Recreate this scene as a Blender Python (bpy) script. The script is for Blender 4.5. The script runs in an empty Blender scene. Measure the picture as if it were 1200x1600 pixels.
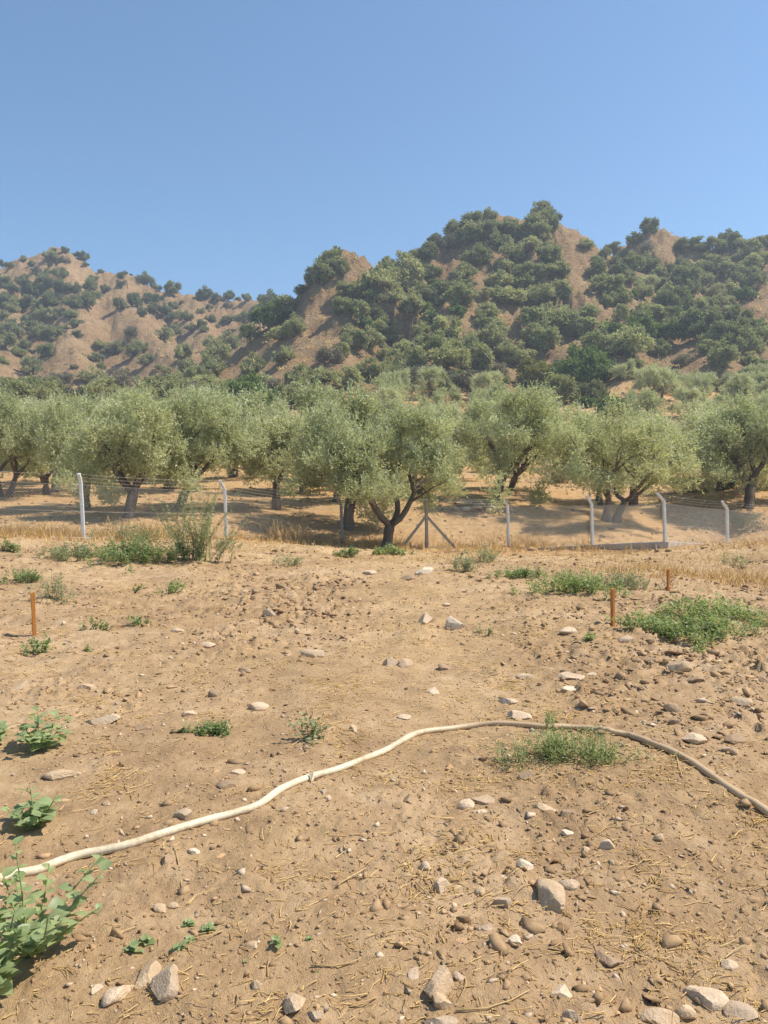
import bpy, math, random
import numpy as np
from mathutils import Vector, Matrix

# ------------------------------------------------------------------ camera, sky, sun, exposure
scene = bpy.context.scene
COL = scene.collection
CAM_Z = 1.6
FPX = 1200.0            # focal length in pixels of the 1200 x 1600 photograph
HORIZON = 768.0         # picture row of the level horizon
PITCH = math.atan((800.0 - HORIZON) / FPX)

cam_data = bpy.data.cameras.new('camera')
cam_data.sensor_fit = 'VERTICAL'
cam_data.sensor_height = 24.0
cam_data.lens = 24.0 * FPX / 1600.0
cam_data.clip_start = 0.05
cam_data.clip_end = 3000.0
cam = bpy.data.objects.new('camera', cam_data)
COL.objects.link(cam)
cam.location = (0, 0, CAM_Z)
cam.rotation_euler = (math.pi / 2 - PITCH, 0, 0)
scene.camera = cam

SUN_EL = math.radians(56)
SUN_AZ = math.radians(86)     # clockwise from straight ahead (+Y): almost square to the right
sun_dir = Vector((math.cos(SUN_EL) * math.sin(SUN_AZ), math.cos(SUN_EL) * math.cos(SUN_AZ), math.sin(SUN_EL)))

world = bpy.data.worlds.new('World')
scene.world = world
world.use_nodes = True
wn = world.node_tree
bg = wn.nodes['Background']
sky = wn.nodes.new('ShaderNodeTexSky')
sky.sky_type = 'NISHITA'
sky.sun_disc = False
sky.sun_elevation = SUN_EL
sky.sun_rotation = SUN_AZ
sky.altitude = 200.0
sky.air_density = 1.0
sky.dust_density = 0.15
sky.ozone_density = 1.0
wb = wn.nodes.new('ShaderNodeMix'); wb.data_type = 'RGBA'; wb.blend_type = 'MULTIPLY'   # white balance of the whole sky
wb.inputs[0].default_value = 1.0; wb.inputs[7].default_value = (0.81, 1.05, 1.17, 1)
wn.links.new(sky.outputs['Color'], wb.inputs[6])
wn.links.new(wb.outputs[2], bg.inputs['Color'])
bg.inputs['Strength'].default_value = 0.097

sun_data = bpy.data.lights.new('sun', 'SUN')
sun_data.energy = 4.6
sun_data.angle = math.radians(0.53)
sun_data.color = (1.0, 0.93, 0.82)
sun = bpy.data.objects.new('sun', sun_data)
COL.objects.link(sun)
sun.rotation_euler = (-sun_dir).to_track_quat('-Z', 'Y').to_euler()
sun.location = (40, 20, 60)

scene.view_settings.view_transform = 'Standard'
scene.view_settings.look = 'None'
scene.view_settings.exposure = 0.6
scene.view_settings.gamma = 1.0
scene.view_settings.use_curve_mapping = False
scene.render.engine = 'CYCLES'
scene.cycles.use_denoising = True
scene.cycles.max_bounces = 7
scene.cycles.diffuse_bounces = 4
scene.cycles.transmission_bounces = 4
scene.cycles.transparent_max_bounces = 6
scene.cycles.volume_bounces = 0

rng = np.random.default_rng(11)
random.seed(11)

# ------------------------------------------------------------------ numpy noise
def _hash(ix, iy, seed):
    h = (ix.astype(np.int64) * 374761393 + iy.astype(np.int64) * 668265263 + seed * 974711) & 0x7fffffff
    h = ((h ^ (h >> 13)) * 1274126177) & 0x7fffffff
    h = ((h ^ (h >> 16)) * 1103515245 + 12345) & 0x7fffffff
    return h / float(0x7fffffff)

def noise(x, y, seed=0):
    x = np.asarray(x, float); y = np.asarray(y, float)
    ix = np.floor(x); iy = np.floor(y)
    fx = x - ix; fy = y - iy
    ux = fx * fx * fx * (fx * (fx * 6 - 15) + 10); uy = fy * fy * fy * (fy * (fy * 6 - 15) + 10)
    def g(dx, dy):
        a = _hash(ix + dx, iy + dy, seed) * 2 * math.pi
        return np.cos(a) * (fx - dx) + np.sin(a) * (fy - dy)
    a = g(0, 0); b = g(1, 0); c = g(0, 1); d = g(1, 1)
    return ((a + (b - a) * ux) * (1 - uy) + (c + (d - c) * ux) * uy) * 1.5     # about -1..1

def fbm(x, y, octaves=4, seed=0):
    s = 0; a = 1; t = 0
    for o in range(octaves):
        s = s + a * noise(x * 2 ** o + 17.3 * o, y * 2 ** o - 9.1 * o, seed + o); t += a; a *= 0.5
    return s / t

def worley(x, y, seed=0):
    ix = np.floor(x); iy = np.floor(y)
    f1 = np.full(np.shape(x), 9.0); f2 = f1.copy(); cid = np.zeros(np.shape(x))
    for dx in (-1, 0, 1):
        for dy in (-1, 0, 1):
            cx = ix + dx; cy = iy + dy
            d = np.hypot(cx + _hash(cx, cy, seed) - x, cy + _hash(cx, cy, seed + 7) - y)
            near = d < f1
            f2 = np.where(near, f1, np.minimum(f2, d)); cid = np.where(near, _hash(cx, cy, seed + 13), cid); f1 = np.where(near, d, f1)
    return f1, f2 - f1, cid

def smooth(a, b, v):
    t = np.clip((v - a) / (b - a), 0, 1)
    return t * t * (3 - 2 * t)

# ------------------------------------------------------------------ from the photograph to the place
CP, SP = math.cos(PITCH), math.sin(PITCH)
def ray(px, py):
    """slopes dx/dY and dz/dY of the line of sight through a pixel of the photograph"""
    cx = (np.asarray(px, float) - 600) / FPX; cy = (800 - np.asarray(py, float)) / FPX
    fwd = CP + cy * SP; up = -SP + cy * CP
    return cx / fwd, up / fwd
def at(px, py, Y):
    a, b = ray(px, py)
    return Vector((float(a) * Y, Y, CAM_Z + float(b) * Y))

# ------------------------------------------------------------------ shape of the land
BASE_Y = [-80, 0, 12, 20, 25, 35, 50, 70, 100, 130, 160, 220, 400, 900]
BASE_Z = [0, 0, 0, 0.0, 0.05, 0.95, 2.2, 5.4, 12.5, 19, 23, 28, 30, 30]
FENCE = [  # base x, base y, bend x, bend y, top x, top y, distance
    (-95, 836, -101, 742, -106, 727, 19.0),
    (131, 842, 126, 755, 123, 740, 20.8),
    (354, 838, 351, 766, 343, 750, 23.9),
    (535, 853, 533, 790, 531, 776, 27.0),
    (667, 857, 666, 781, 666, 780, 27.4),
    (795, 852, 793, 790, 785, 778, 28.4),
    (926, 854, 924, 787, 916, 774, 27.2),
    (1040, 855, 1037, 783, 1027, 771, 25.6),
    (1137, 857, 1136, 795, 1128, 783, 29.3),
    (1236, 856, 1235, 800, 1228, 789, 32.0)]
OLIVES = [ # trunk x, base y, distance, height m, crown width m, lean, mesh variant, label
    (6, 776, 34.0, 5.4, 5.0, -0.1, 1, 'olive tree cut off by the photo edge behind the fence'),
    (70, 774, 37.0, 4.7, 5.0, 0.1, 2, 'olive tree with thick dark trunk and pale new shoots, second from the photo edge'),
    (134, 797, 30.5, 4.6, 3.8, 0.0, 3, 'olive tree whose trunk stands right behind the first white post'),
    (197, 813, 27.5, 4.9, 5.0, 0.25, 0, 'olive tree with trunk leaning toward the tall green shrub, nearest in its row'),
    (272, 794, 30.0, 4.9, 5.2, 0.4, 4, 'olive tree with forked trunk and long bare branch beside the second white post'),
    (430, 797, 32.0, 4.6, 4.2, 0.05, 5, 'small olive tree with slim forked trunk on open straw coloured soil'),
    (545, 826, 29.6, 5.0, 4.8, -0.1, 3, 'shaded dark trunked olive tree just behind the large central olive'),
    (603, 853, 26.2, 5.0, 7.2, 0.1, 6, 'large central olive tree growing at the fence line beside the braced post'),
    (768, 782, 35.0, 5.6, 6.0, 0.55, 4, 'olive tree with trunk leaning over the heap of stones'),
    (955, 816, 33.0, 5.0, 6.8, 0.0, 1, 'broad olive tree with thick twin trunk behind the bent white posts'),
    (934, 788, 38.0, 5.2, 5.2, 0.0, 2, 'olive tree half hidden behind the broad twin trunked olive'),
    (988, 790, 38.5, 5.0, 5.0, 0.15, 5, 'olive tree with thin straight trunk behind the broad twin trunked olive'),
    (1168, 792, 36.0, 5.6, 6.0, 0.1, 0, 'olive tree with low bare twigs behind the last post of the fence'),
]
ctrl = [(x, y, 0.0) for x in (-9, -4.5, 0, 4.5, 9) for y in (2, 6, 10, 14)]
def _basez(y): return np.interp(y, BASE_Y, BASE_Z)
for f in FENCE:
    p = at(f[0], f[1] + (5 if f[0] > 820 else 4), f[6] - 0.3); ctrl.append((p.x, p.y, p.z - float(_basez(p.y))))
for o in OLIVES:
    p = at(o[0], o[1], o[2]); ctrl.append((p.x, p.y, p.z - float(_basez(p.y))))
for (px, py, Y) in ((0, 815, 24), (560, 895, 15.5), (860, 880, 18), (1100, 870, 20), (330, 870, 17.5), (100, 880, 15), (620, 870, 20), (400, 748, 48), (860, 757, 46), (1100, 770, 40), (1195, 845, 24)):
    p = at(px, py, Y); ctrl.append((p.x, p.y, p.z - float(_basez(p.y))))
ctrl = np.array(ctrl)
_S = 4.0
_K = np.exp(-((ctrl[:, None, 0] - ctrl[None, :, 0]) ** 2 + (ctrl[:, None, 1] - ctrl[None, :, 1]) ** 2) / (2 * _S * _S))
_W = np.linalg.solve(_K + 0.04 * np.eye(len(ctrl)), ctrl[:, 2])

RIDGES = [  # crest lines of the hills: photo x, photo y, distance; then slope of the flanks
    ([(-520, 430, 330), (-250, 405, 320), (-100, 425, 305), (0, 420, 300), (45, 405, 295), (75, 392, 290), (100, 391, 290), (125, 403, 290), (150, 427, 286), (195, 431, 285), (255, 452, 282), (310, 468, 280), (370, 466, 276), (415, 474, 272), (470, 480, 275), (600, 470, 300)], 0.75),
    ([(95, 392, 290), (112, 440, 262), (128, 488, 238), (112, 530, 216), (118, 580, 190)], 0.8),
    ([(20, 425, 298), (15, 470, 262), (10, 530, 225), (0, 585, 190)], 0.7),
    ([(185, 431, 285), (205, 478, 252), (240, 525, 225), (290, 555, 205), (300, 590, 185)], 0.9),
    ([(300, 468, 280), (310, 500, 250), (330, 540, 215), (335, 585, 180)], 0.75),
    ([(415, 474, 272), (405, 510, 230), (395, 560, 190)], 0.75),
    ([(850, 347, 180), (800, 348, 179), (765, 338, 178), (720, 358, 175), (690, 380, 172), (640, 405, 168), (610, 415, 167), (585, 417, 165), (545, 404, 160), (515, 412, 158), (492, 445, 154), (478, 490, 148), (465, 540, 138), (445, 600, 120)], 0.85),
    ([(545, 404, 160), (535, 470, 147), (520, 540, 132), (510, 590, 118)], 0.9),
    ([(850, 347, 180), (868, 352, 178), (905, 385, 170), (915, 430, 160), (935, 480, 146), (965, 545, 125), (985, 600, 108)], 0.9),
    ([(765, 338, 178), (740, 420, 157), (700, 500, 138), (680, 570, 118)], 0.8),
    ([(905, 380, 185), (945, 399, 205), (985, 380, 200), (1015, 367, 195), (1045, 374, 194), (1090, 384, 191), (1140, 378, 190), (1200, 370, 190), (1350, 350, 190), (1550, 390, 195), (1900, 420, 210)], 0.8),
    ([(1030, 370, 195), (1048, 430, 172), (1068, 490, 152), (1090, 560, 130)], 0.95),
    ([(1330, 380, 188), (1260, 430, 165), (1195, 462, 150), (1150, 490, 140), (1120, 560, 120)], 0.85),
]
_R = []
for pts, sl in RIDGES:
    _R.append((np.array([tuple(at(*p)) for p in pts]), sl))

def land(x, y):
    """height of the land without the fine relief of the soil"""
    x = np.asarray(x, float); y = np.asarray(y, float)
    shp = np.broadcast(x, y).shape
    x = np.broadcast_to(x, shp).ravel(); y = np.broadcast_to(y, shp).ravel()
    z = _basez(y)
    near = (y < 62) & (y > -12) & (np.abs(x) < 60)
    if near.any():
        xn = x[near]; yn = y[near]; acc = np.zeros(len(xn))
        for k in range(len(ctrl)):
            acc += _W[k] * np.exp(-((xn - ctrl[k, 0]) ** 2 + (yn - ctrl[k, 1]) ** 2) / (2 * _S * _S))
        z = z.copy(); z[near] += acc
    z = z + smooth(26, 60, y) * (0.22 * fbm(x / 9, y / 9, 3, 5) + 0.10 * fbm(x / 1.6, y / 1.6, 3, 6))
    far = y > 75
    if far.any():
        xf = x[far]; yf = y[far]; b = z[far]
        wx = xf + 3.0 * fbm(xf / 14, yf / 14, 3, 21); wy = yf + 3.0 * fbm(xf / 14, yf / 14, 3, 31)
        tot = np.exp(b / 2.5 - 40)
        for P, sl in _R:
            best = np.full(len(xf), 1e9); zc = np.zeros(len(xf)); tc = np.zeros(len(xf)); t0 = 0
            for i in range(len(P) - 1):
                a = P[i]; d = P[i + 1] - a; L2 = d[0] ** 2 + d[1] ** 2; L = math.sqrt(L2)
                t = np.clip(((wx - a[0]) * d[0] + (wy - a[1]) * d[1]) / L2, 0, 1)
                dd = np.hypot(wx - a[0] - t * d[0], wy - a[1] - t * d[1])
                m = dd < best
                best = np.where(m, dd, best); zc = np.where(m, a[2] + t * d[2], zc); tc = np.where(m, t0 + t * L, tc)
                t0 += L
            side = np.sin(tc * 0.11) * 2
            rill = np.abs(noise(tc / 7 + side, best / 45, 41)) * 3.4 + np.abs(noise(tc / 2.6 + noise(best / 9, tc / 9, 45), best / 16, 43)) * 2.2
            c = zc - sl * (np.sqrt(best ** 2 + 9) - 3) - rill * np.clip(best / 9, 0, 1)
            tot += np.exp(np.clip(c, -60, 200) / 2.5 - 40)
        hz = 2.5 * (np.log(tot) + 40)
        up = smooth(2, 14, hz - b)
        hz = hz + up * (1.1 * fbm(xf / 11, yf / 11, 4, 51) + 1.5 * fbm(xf / 3.6, yf / 3.6, 3, 57) - 1.3 * np.abs(noise(xf / 2.1, yf / 5, 59)))
        z = z.copy(); z[far] = b + (hz - b) * smooth(75, 105, yf)
    return z.reshape(shp)

def tilled(x, y):
    """how cloddy the worked soil is, 0 on the trodden lane to 1"""
    lane = np.exp(-((x - 0.02 * y - 0.15 * np.sin(y * 0.5)) / 0.8) ** 2) * smooth(3, 6, y)
    t = 0.55 + 0.6 * fbm(x / 2.2, y / 2.6, 3, 61)
    t = t + 0.95 * np.exp(-(((x - 3.0) / 1.3) ** 2 + ((y - 6.4) / 2.2) ** 2)) + 0.75 * np.exp(-(((x + 1.2) / 2.0) ** 2 + ((y - 11.5) / 3.5) ** 2)) + 0.6 * np.exp(-(((x - 4.2) / 1.6) ** 2 + ((y - 10.5) / 2.0) ** 2))
    return np.clip(t - 0.5 * lane, 0.08, 1.7)

def relief(x, y):
    x = np.asarray(x, float); y = np.asarray(y, float)
    t = tilled(x, y); f = 1 - 0.45 * smooth(26, 31, y) - 0.55 * smooth(38, 48, y)
    w1 = fbm(x / 0.3, y / 0.3, 2, 83); w2 = fbm(x / 0.3 + 9, y / 0.3, 2, 84)
    m = 0.060 * fbm(x / 1.7, y / 1.7, 3, 71) + 0.030 * fbm(x / 0.5, y / 0.5, 3, 73)
    _, e1, c1 = worley(x / 0.17 + w1 * 0.5, y / 0.17 + w2 * 0.5, 75)
    _, e2, c2 = worley(x / 0.07 + w2 * 0.5, y / 0.07 + w1 * 0.5, 76)
    pc = 0.5 + 0.8 * fbm(x / 0.8, y / 0.8, 2, 78)
    m = m + t * np.clip(pc, 0.1, 1) * (0.060 * c1 ** 2 * smooth(0.0, 0.35, e1) + 0.032 * c2 ** 2 * smooth(0.0, 0.4, e2))
    m = m + 0.008 * noise(x / 0.05, y / 0.05, 79) * t + 0.004 * noise(x / 0.022, y / 0.022, 80) * (1 - smooth(4, 8, y))
    m = m * (1 + 0.7 * smooth(5, 10, y))
    ridge = 0.07 * np.exp(-((y - 15.3 - 0.3 * np.sin(x)) / 0.8) ** 2) * smooth(2.0, 5.0, x)
    return f * (m + ridge)

def height(x, y):
    return land(x, y) + relief(np.asarray(x, float), np.asarray(y, float))

def ground_hits(pxs, pys, y0, y1, n, fine=True):
    """where the lines of sight through these pixels meet the land"""
    a, b = ray(np.array(pxs, float), np.array(pys, float))
    Ys = np.geomspace(y0, y1, n)
    X = a[:, None] * Ys[None, :]; Z = CAM_Z + b[:, None] * Ys[None, :]
    YY = np.broadcast_to(Ys[None, :], X.shape)
    Hh = height(X, YY) if fine else land(X, YY)
    gap = Z - Hh
    out = []
    for i in range(len(pxs)):
        w = np.where(gap[i] < 0)[0]
        k = int(w[0]) if len(w) else int(np.argmin(gap[i]))
        if len(w) and k > 0:
            g0, g1 = gap[i, k - 1], gap[i, k]; t = g0 / (g0 - g1)
            Y = Ys[k - 1] + t * (Ys[k] - Ys[k - 1])
        else:
            Y = Ys[k]
        out.append((a[i] * Y, Y))
    out = np.array(out)
    zz = height(out[:, 0], out[:, 1]) if fine else land(out[:, 0], out[:, 1])
    return [Vector((float(out[i, 0]), float(out[i, 1]), float(zz[i]))) for i in range(len(pxs))]
def near_hits(pts): return ground_hits([p[0] for p in pts], [p[1] for p in pts], 1.5, 34, 900)

# ------------------------------------------------------------------ mesh and object helpers
def new_mesh(name, verts, faces, mats=(), smooth_shade=False, fattr=None, mat_index=None):
    me = bpy.data.meshes.new(name)
    verts = np.asarray(verts, np.float32)
    if isinstance(faces, np.ndarray):
        n, k = faces.shape
        me.vertices.add(len(verts)); me.vertices.foreach_set('co', verts.ravel())
        me.loops.add(n * k); me.loops.foreach_set('vertex_index', faces.astype(np.int32).ravel())
        me.polygons.add(n); me.polygons.foreach_set('loop_start', np.arange(0, n * k, k, dtype=np.int32))
        me.update(calc_edges=True)
    else:
        me.from_pydata([tuple(v) for v in verts.tolist()], [], faces); me.update()
    if smooth_shade:
        me.polygons.foreach_set('use_smooth', np.ones(len(me.polygons), bool))
    if fattr is not None:
        at_ = me.attributes.new('tint', 'FLOAT', 'FACE'); at_.data.foreach_set('value', np.asarray(fattr, np.float32))
    if mat_index is not None:
        me.polygons.foreach_set('material_index', np.asarray(mat_index, np.int32))
    for m in mats: me.materials.append(m)
    return me

def obj(name, me, parent=None, loc=None):
    o = bpy.data.objects.new(name, me); COL.objects.link(o)
    if parent: o.parent = parent
    if loc is not None: o.location = loc
    return o
def tag(o, label=None, cat=None, group=None, kind=None):
    if label: o['label'] = label
    if cat: o['category'] = cat
    if group: o['group'] = group
    if kind: o['kind'] = kind
    return o
def empty(name, loc=(0, 0, 0)):
    o = bpy.data.objects.new(name, None); o.empty_display_size = 0.1; COL.objects.link(o); o.location = loc
    return o

def tube(points, radii, sides=6, caps=True, squash=1.0):
    """a tapering tube along points"""
    P = np.array(points, float); n = len(P)
    T = np.gradient(P, axis=0); T /= np.linalg.norm(T, axis=1)[:, None] + 1e-9
    up = np.array([0, 0, 1.0]) if abs(T[0, 2]) < 0.9 else np.array([0, 1.0, 0])
    V = []
    u = np.cross(up, T[0]); u /= np.linalg.norm(u)
    for i in range(n):
        u = u - T[i] * np.dot(u, T[i]); u /= np.linalg.norm(u) + 1e-9
        w = np.cross(T[i], u)
        for s in range(sides):
            a = 2 * math.pi * s / sides
            V.append(P[i] + radii[i] * (math.cos(a) * u + squash * math.sin(a) * w))
    F = []
    for i in range(n - 1):
        for s in range(sides):
            s2 = (s + 1) % sides
            F.append((i * sides + s, i * sides + s2, (i + 1) * sides + s2, (i + 1) * sides + s))
    if caps:
        F.append(tuple(range(sides))[::-1]); F.append(tuple((n - 1) * sides + s for s in range(sides)))
    return V, F
class MB:
    def __init__(s): s.v = []; s.f = []
    def add(s, vf):
        o = len(s.v); s.v.extend([tuple(p) for p in vf[0]]); s.f.extend([tuple(i + o for i in f) for f in vf[1]]); return s
    def box(s, c, size, rot=None):
        c = Vector(c); V = []
        for dx in (-.5, .5):
            for dy in (-.5, .5):
                for dz in (-.5, .5):
                    p = Vector((dx * size[0], dy * size[1], dz * size[2]))
                    if rot is not None: p = rot @ p
                    V.append(c + p)
        return s.add((V, [(0, 1, 3, 2), (4, 6, 7, 5), (0, 4, 5, 1), (2, 3, 7, 6), (0, 2, 6, 4), (1, 5, 7, 3)]))
    def mesh(s, name, mats, sm=False): return new_mesh(name, np.array(s.v), s.f, mats, sm)

# ------------------------------------------------------------------ materials
def mat(name):
    m = bpy.data.materials.new(name); m.use_nodes = True
    return m, m.node_tree.nodes, m.node_tree.links
def nd(n, typ, **kw):
    x = n.new(typ)
    for k, v in kw.items(): setattr(x, k, v)
    return x
def ramp(n, stops, interp='LINEAR'):
    r = n.new('ShaderNodeValToRGB'); r.color_ramp.interpolation = interp
    e = r.color_ramp.elements
    while len(e) < len(stops): e.new(0.5)
    for i, (p, c) in enumerate(stops):
        e[i].position = p; e[i].color = (c[0], c[1], c[2], 1)
    return r
def tex(n, l, coord, scale, detail=4, rough=0.55, dist=0.0):
    t = n.new('ShaderNodeTexNoise'); t.inputs['Scale'].default_value = scale; t.inputs['Detail'].default_value = detail
    t.inputs['Roughness'].default_value = rough; t.inputs['Distortion'].default_value = dist
    l.new(coord, t.inputs['Vector']); return t.outputs['Fac']
def mixc(n, l, fac, a, b, mode='MIX'):
    m = n.new('ShaderNodeMix'); m.data_type = 'RGBA'; m.blend_type = mode
    for inp, v in ((m.inputs[0], fac), (m.inputs[6], a), (m.inputs[7], b)):
        if isinstance(v, (int, float)): inp.default_value = v
        elif isinstance(v, tuple): inp.default_value = (v[0], v[1], v[2], 1)
        else: l.new(v, inp)
    return m.outputs[2]
def maprange(n, l, v, a, b, c=0.0, d=1.0):
    m = n.new('ShaderNodeMapRange'); l.new(v, m.inputs[0])
    for i, q in zip((1, 2, 3, 4), (a, b, c, d)): m.inputs[i].default_value = q
    return m.outputs[0]
def math_(n, l, op, a, b=0.0):
    m = n.new('ShaderNodeMath'); m.operation = op
    for i, v in ((0, a), (1, b)):
        if isinstance(v, (int, float)): m.inputs[i].default_value = v
        else: l.new(v, m.inputs[i])
    return m.outputs[0]

def soil_material(name, hill=False):
    m, n, l = mat(name)
    b = n['Principled BSDF']; b.inputs['Roughness'].default_value = 0.95; b.inputs['Specular IOR Level'].default_value = 0.15
    pos = n.new('ShaderNodeNewGeometry').outputs['Position']
    if not hill:
        big = tex(n, l, pos, 0.45, 5); mid = tex(n, l, pos, 4.0, 5, 0.6); fine = tex(n, l, pos, 38, 5, 0.65); grit = tex(n, l, pos, 220, 3, 0.6)
        c1 = ramp(n, [(0.38, (0.225, 0.135, 0.066)), (0.5, (0.365, 0.235, 0.126)), (0.62, (0.52, 0.368, 0.222))])
        mixv = math_(n, l, 'ADD', math_(n, l, 'MULTIPLY', big, 0.45), math_(n, l, 'ADD', math_(n, l, 'MULTIPLY', mid, 0.35), math_(n, l, 'MULTIPLY', fine, 0.2)))
        l.new(mixv, c1.inputs[0])
        col = mixc(n, l, maprange(n, l, grit, 0.35, 0.7, 0.0, 0.38), c1.outputs[0], (0.53, 0.365, 0.20))
        st = n.new('ShaderNodeAttribute'); st.attribute_name = 'straw'
        fib = tex(n, l, pos, 55, 4, 0.7, 2.5)
        fm = math_(n, l, 'MULTIPLY', maprange(n, l, fib, 0.46, 0.6), maprange(n, l, math_(n, l, 'ADD', st.outputs['Fac'], math_(n, l, 'SUBTRACT', mid, 0.5)), 0.3, 1.0, 0.0, 0.85))
        col = mixc(n, l, fm, col, (0.55, 0.375, 0.175))
        wet = n.new('ShaderNodeAttribute'); wet.attribute_name = 'orchard'
        och = ramp(n, [(0.36, (0.29, 0.165, 0.075)), (0.5, (0.48, 0.29, 0.132)), (0.64, (0.64, 0.42, 0.2))]); l.new(math_(n, l, 'ADD', math_(n, l, 'MULTIPLY', mid, 0.55), math_(n, l, 'MULTIPLY', tex(n, l, pos, 14, 5, 0.7), 0.45)), och.inputs[0])
        col = mixc(n, l, math_(n, l, 'MULTIPLY', wet.outputs['Fac'], 0.9), col, och.outputs[0])
        bump = n.new('ShaderNodeBump'); bump.inputs['Strength'].default_value = 0.8; bump.inputs['Distance'].default_value = 0.03
        far = math_(n, l, 'MULTIPLY', wet.outputs['Fac'], math_(n, l, 'MULTIPLY', tex(n, l, pos, 6, 6, 0.7), 5.0))
        hh = math_(n, l, 'ADD', far, math_(n, l, 'ADD', math_(n, l, 'MULTIPLY', fine, 0.7), math_(n, l, 'MULTIPLY', grit, 0.3)))
        l.new(hh, bump.inputs['Height'])
    else:
        big = tex(n, l, pos, 0.06, 5); mid = tex(n, l, pos, 0.33, 6, 0.7); fine = tex(n, l, pos, 1.6, 6, 0.75)
        c1 = ramp(n, [(0.36, (0.22, 0.125, 0.06)), (0.46, (0.385, 0.238, 0.117)), (0.55, (0.49, 0.318, 0.168)), (0.65, (0.62, 0.44, 0.262))])
        mixv = math_(n, l, 'ADD', math_(n, l, 'MULTIPLY', big, 0.3), math_(n, l, 'ADD', math_(n, l, 'MULTIPLY', mid, 0.35), math_(n, l, 'MULTIPLY', fine, 0.35)))
        l.new(mixv, c1.inputs[0])
        grass = maprange(n, l, tex(n, l, pos, 0.11, 4, 0.6), 0.48, 0.60, 0.0, 0.55)
        col = mixc(n, l, grass, c1.outputs[0], (0.52, 0.355, 0.175))
        tuft = tex(n, l, pos, 1.1, 5, 0.85)
        col = mixc(n, l, maprange(n, l, tuft, 0.53, 0.64, 0.0, 0.55), col, (0.20, 0.14, 0.075))
        bump = n.new('ShaderNodeBump'); bump.inputs['Strength'].default_value = 1.0; bump.inputs['Distance'].default_value = 3.0
        l.new(math_(n, l, 'ADD', math_(n, l, 'MULTIPLY', mid, 0.6), math_(n, l, 'MULTIPLY', fine, 0.4)), bump.inputs['Height'])
    l.new(col, b.inputs['Base Color']); l.new(bump.outputs[0], b.inputs['Normal'])
    return m

def leaf_material(name, dark, light, trans=0.3, vary=0.25, gloss=0.025):
    m, n, l = mat(name)
    n.remove(n['Principled BSDF'])
    a = n.new('ShaderNodeAttribute'); a.attribute_name = 'tint'
    r = ramp(n, [(0.0, dark), (1.0, light)]); l.new(a.outputs['Fac'], r.inputs[0])
    oi = n.new('ShaderNodeObjectInfo')
    hs = n.new('ShaderNodeHueSaturation')
    l.new(maprange(n, l, oi.outputs['Random'], 0, 1, 0.5 - 0.02 * vary * 4, 0.5 + 0.012 * vary * 4), hs.inputs['Hue'])
    l.new(maprange(n, l, oi.outputs['Random'], 0, 1, 1 + vary, 1 - vary), hs.inputs['Value'])
    l.new(r.outputs[0], hs.inputs['Color'])
    d = n.new('ShaderNodeBsdfDiffuse'); t = n.new('ShaderNodeBsdfTranslucent'); g = n.new('ShaderNodeBsdfGlossy'); g.inputs['Roughness'].default_value = 0.5
    l.new(hs.outputs[0], d.inputs['Color'])
    tc = mixc(n, l, 1.0, hs.outputs[0], (1.15, 1.2, 0.75), 'MULTIPLY'); l.new(tc, t.inputs['Color'])
    g.inputs['Color'].default_value = (0.8, 0.8, 0.8, 1)
    m1 = n.new('ShaderNodeMixShader'); m1.inputs[0].default_value = trans; l.new(d.outputs[0], m1.inputs[1]); l.new(t.outputs[0], m1.inputs[2])
    m2 = n.new('ShaderNodeMixShader'); m2.inputs[0].default_value = gloss; l.new(m1.outputs[0], m2.inputs[1]); l.new(g.outputs[0], m2.inputs[2])
    l.new(m2.outputs[0], n['Material Output'].inputs['Surface'])
    return m

def rough_material(name, stops, scale, bump=0.5, dist=0.01, rough=0.9, stretch=None, vary=0.0, tint=False, fscale=8, dust=0.0):
    m, n, l = mat(name)
    b = n['Principled BSDF']; b.inputs['Roughness'].default_value = rough; b.inputs['Specular IOR Level'].default_value = 0.2
    tc = n.new('ShaderNodeTexCoord').outputs['Object']
    if stretch:
        mp = n.new('ShaderNodeMapping'); mp.inputs['Scale'].default_value = stretch; l.new(tc, mp.inputs['Vector']); tc = mp.outputs[0]
    f = tex(n, l, tc, scale, 6, 0.65); f2 = tex(n, l, tc, scale * fscale, 4, 0.6)
    v = math_(n, l, 'ADD', math_(n, l, 'MULTIPLY', f, 0.65), math_(n, l, 'MULTIPLY', f2, 0.35))
    r = ramp(n, stops); l.new(v, r.inputs[0]); col = r.outputs[0]
    if tint:
        a = n.new('ShaderNodeAttribute'); a.attribute_name = 'tint'
        col = mixc(n, l, 1.0, col, ramp_from(n, l, a.outputs['Fac']), 'MULTIPLY')
    if vary:
        oi = n.new('ShaderNodeObjectInfo'); hs = n.new('ShaderNodeHueSaturation')
        l.new(maprange(n, l, oi.outputs['Random'], 0, 1, 1 - vary, 1 + vary), hs.inputs['Value']); l.new(col, hs.inputs['Color']); col = hs.outputs[0]
    if dust:
        col = mixc(n, l, maprange(n, l, tex(n, l, n.new('ShaderNodeNewGeometry').outputs['Position'], 16, 5, 0.7), 0.42, 0.62, 0.0, dust), col, (0.40, 0.262, 0.145))
    l.new(col, b.inputs['Base Color'])
    bp = n.new('ShaderNodeBump'); bp.inputs['Strength'].default_value = bump; bp.inputs['Distance'].default_value = dist
    l.new(v, bp.inputs['Height']); l.new(bp.outputs[0], b.inputs['Normal'])
    return m
def ramp_from(n, l, fac):
    r = ramp(n, [(0.0, (0.62, 0.6, 0.58)), (0.6, (1, 1, 1)), (1.0, (1.32, 1.3, 1.28))]); l.new(fac, r.inputs[0]); return r.outputs[0]

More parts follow.
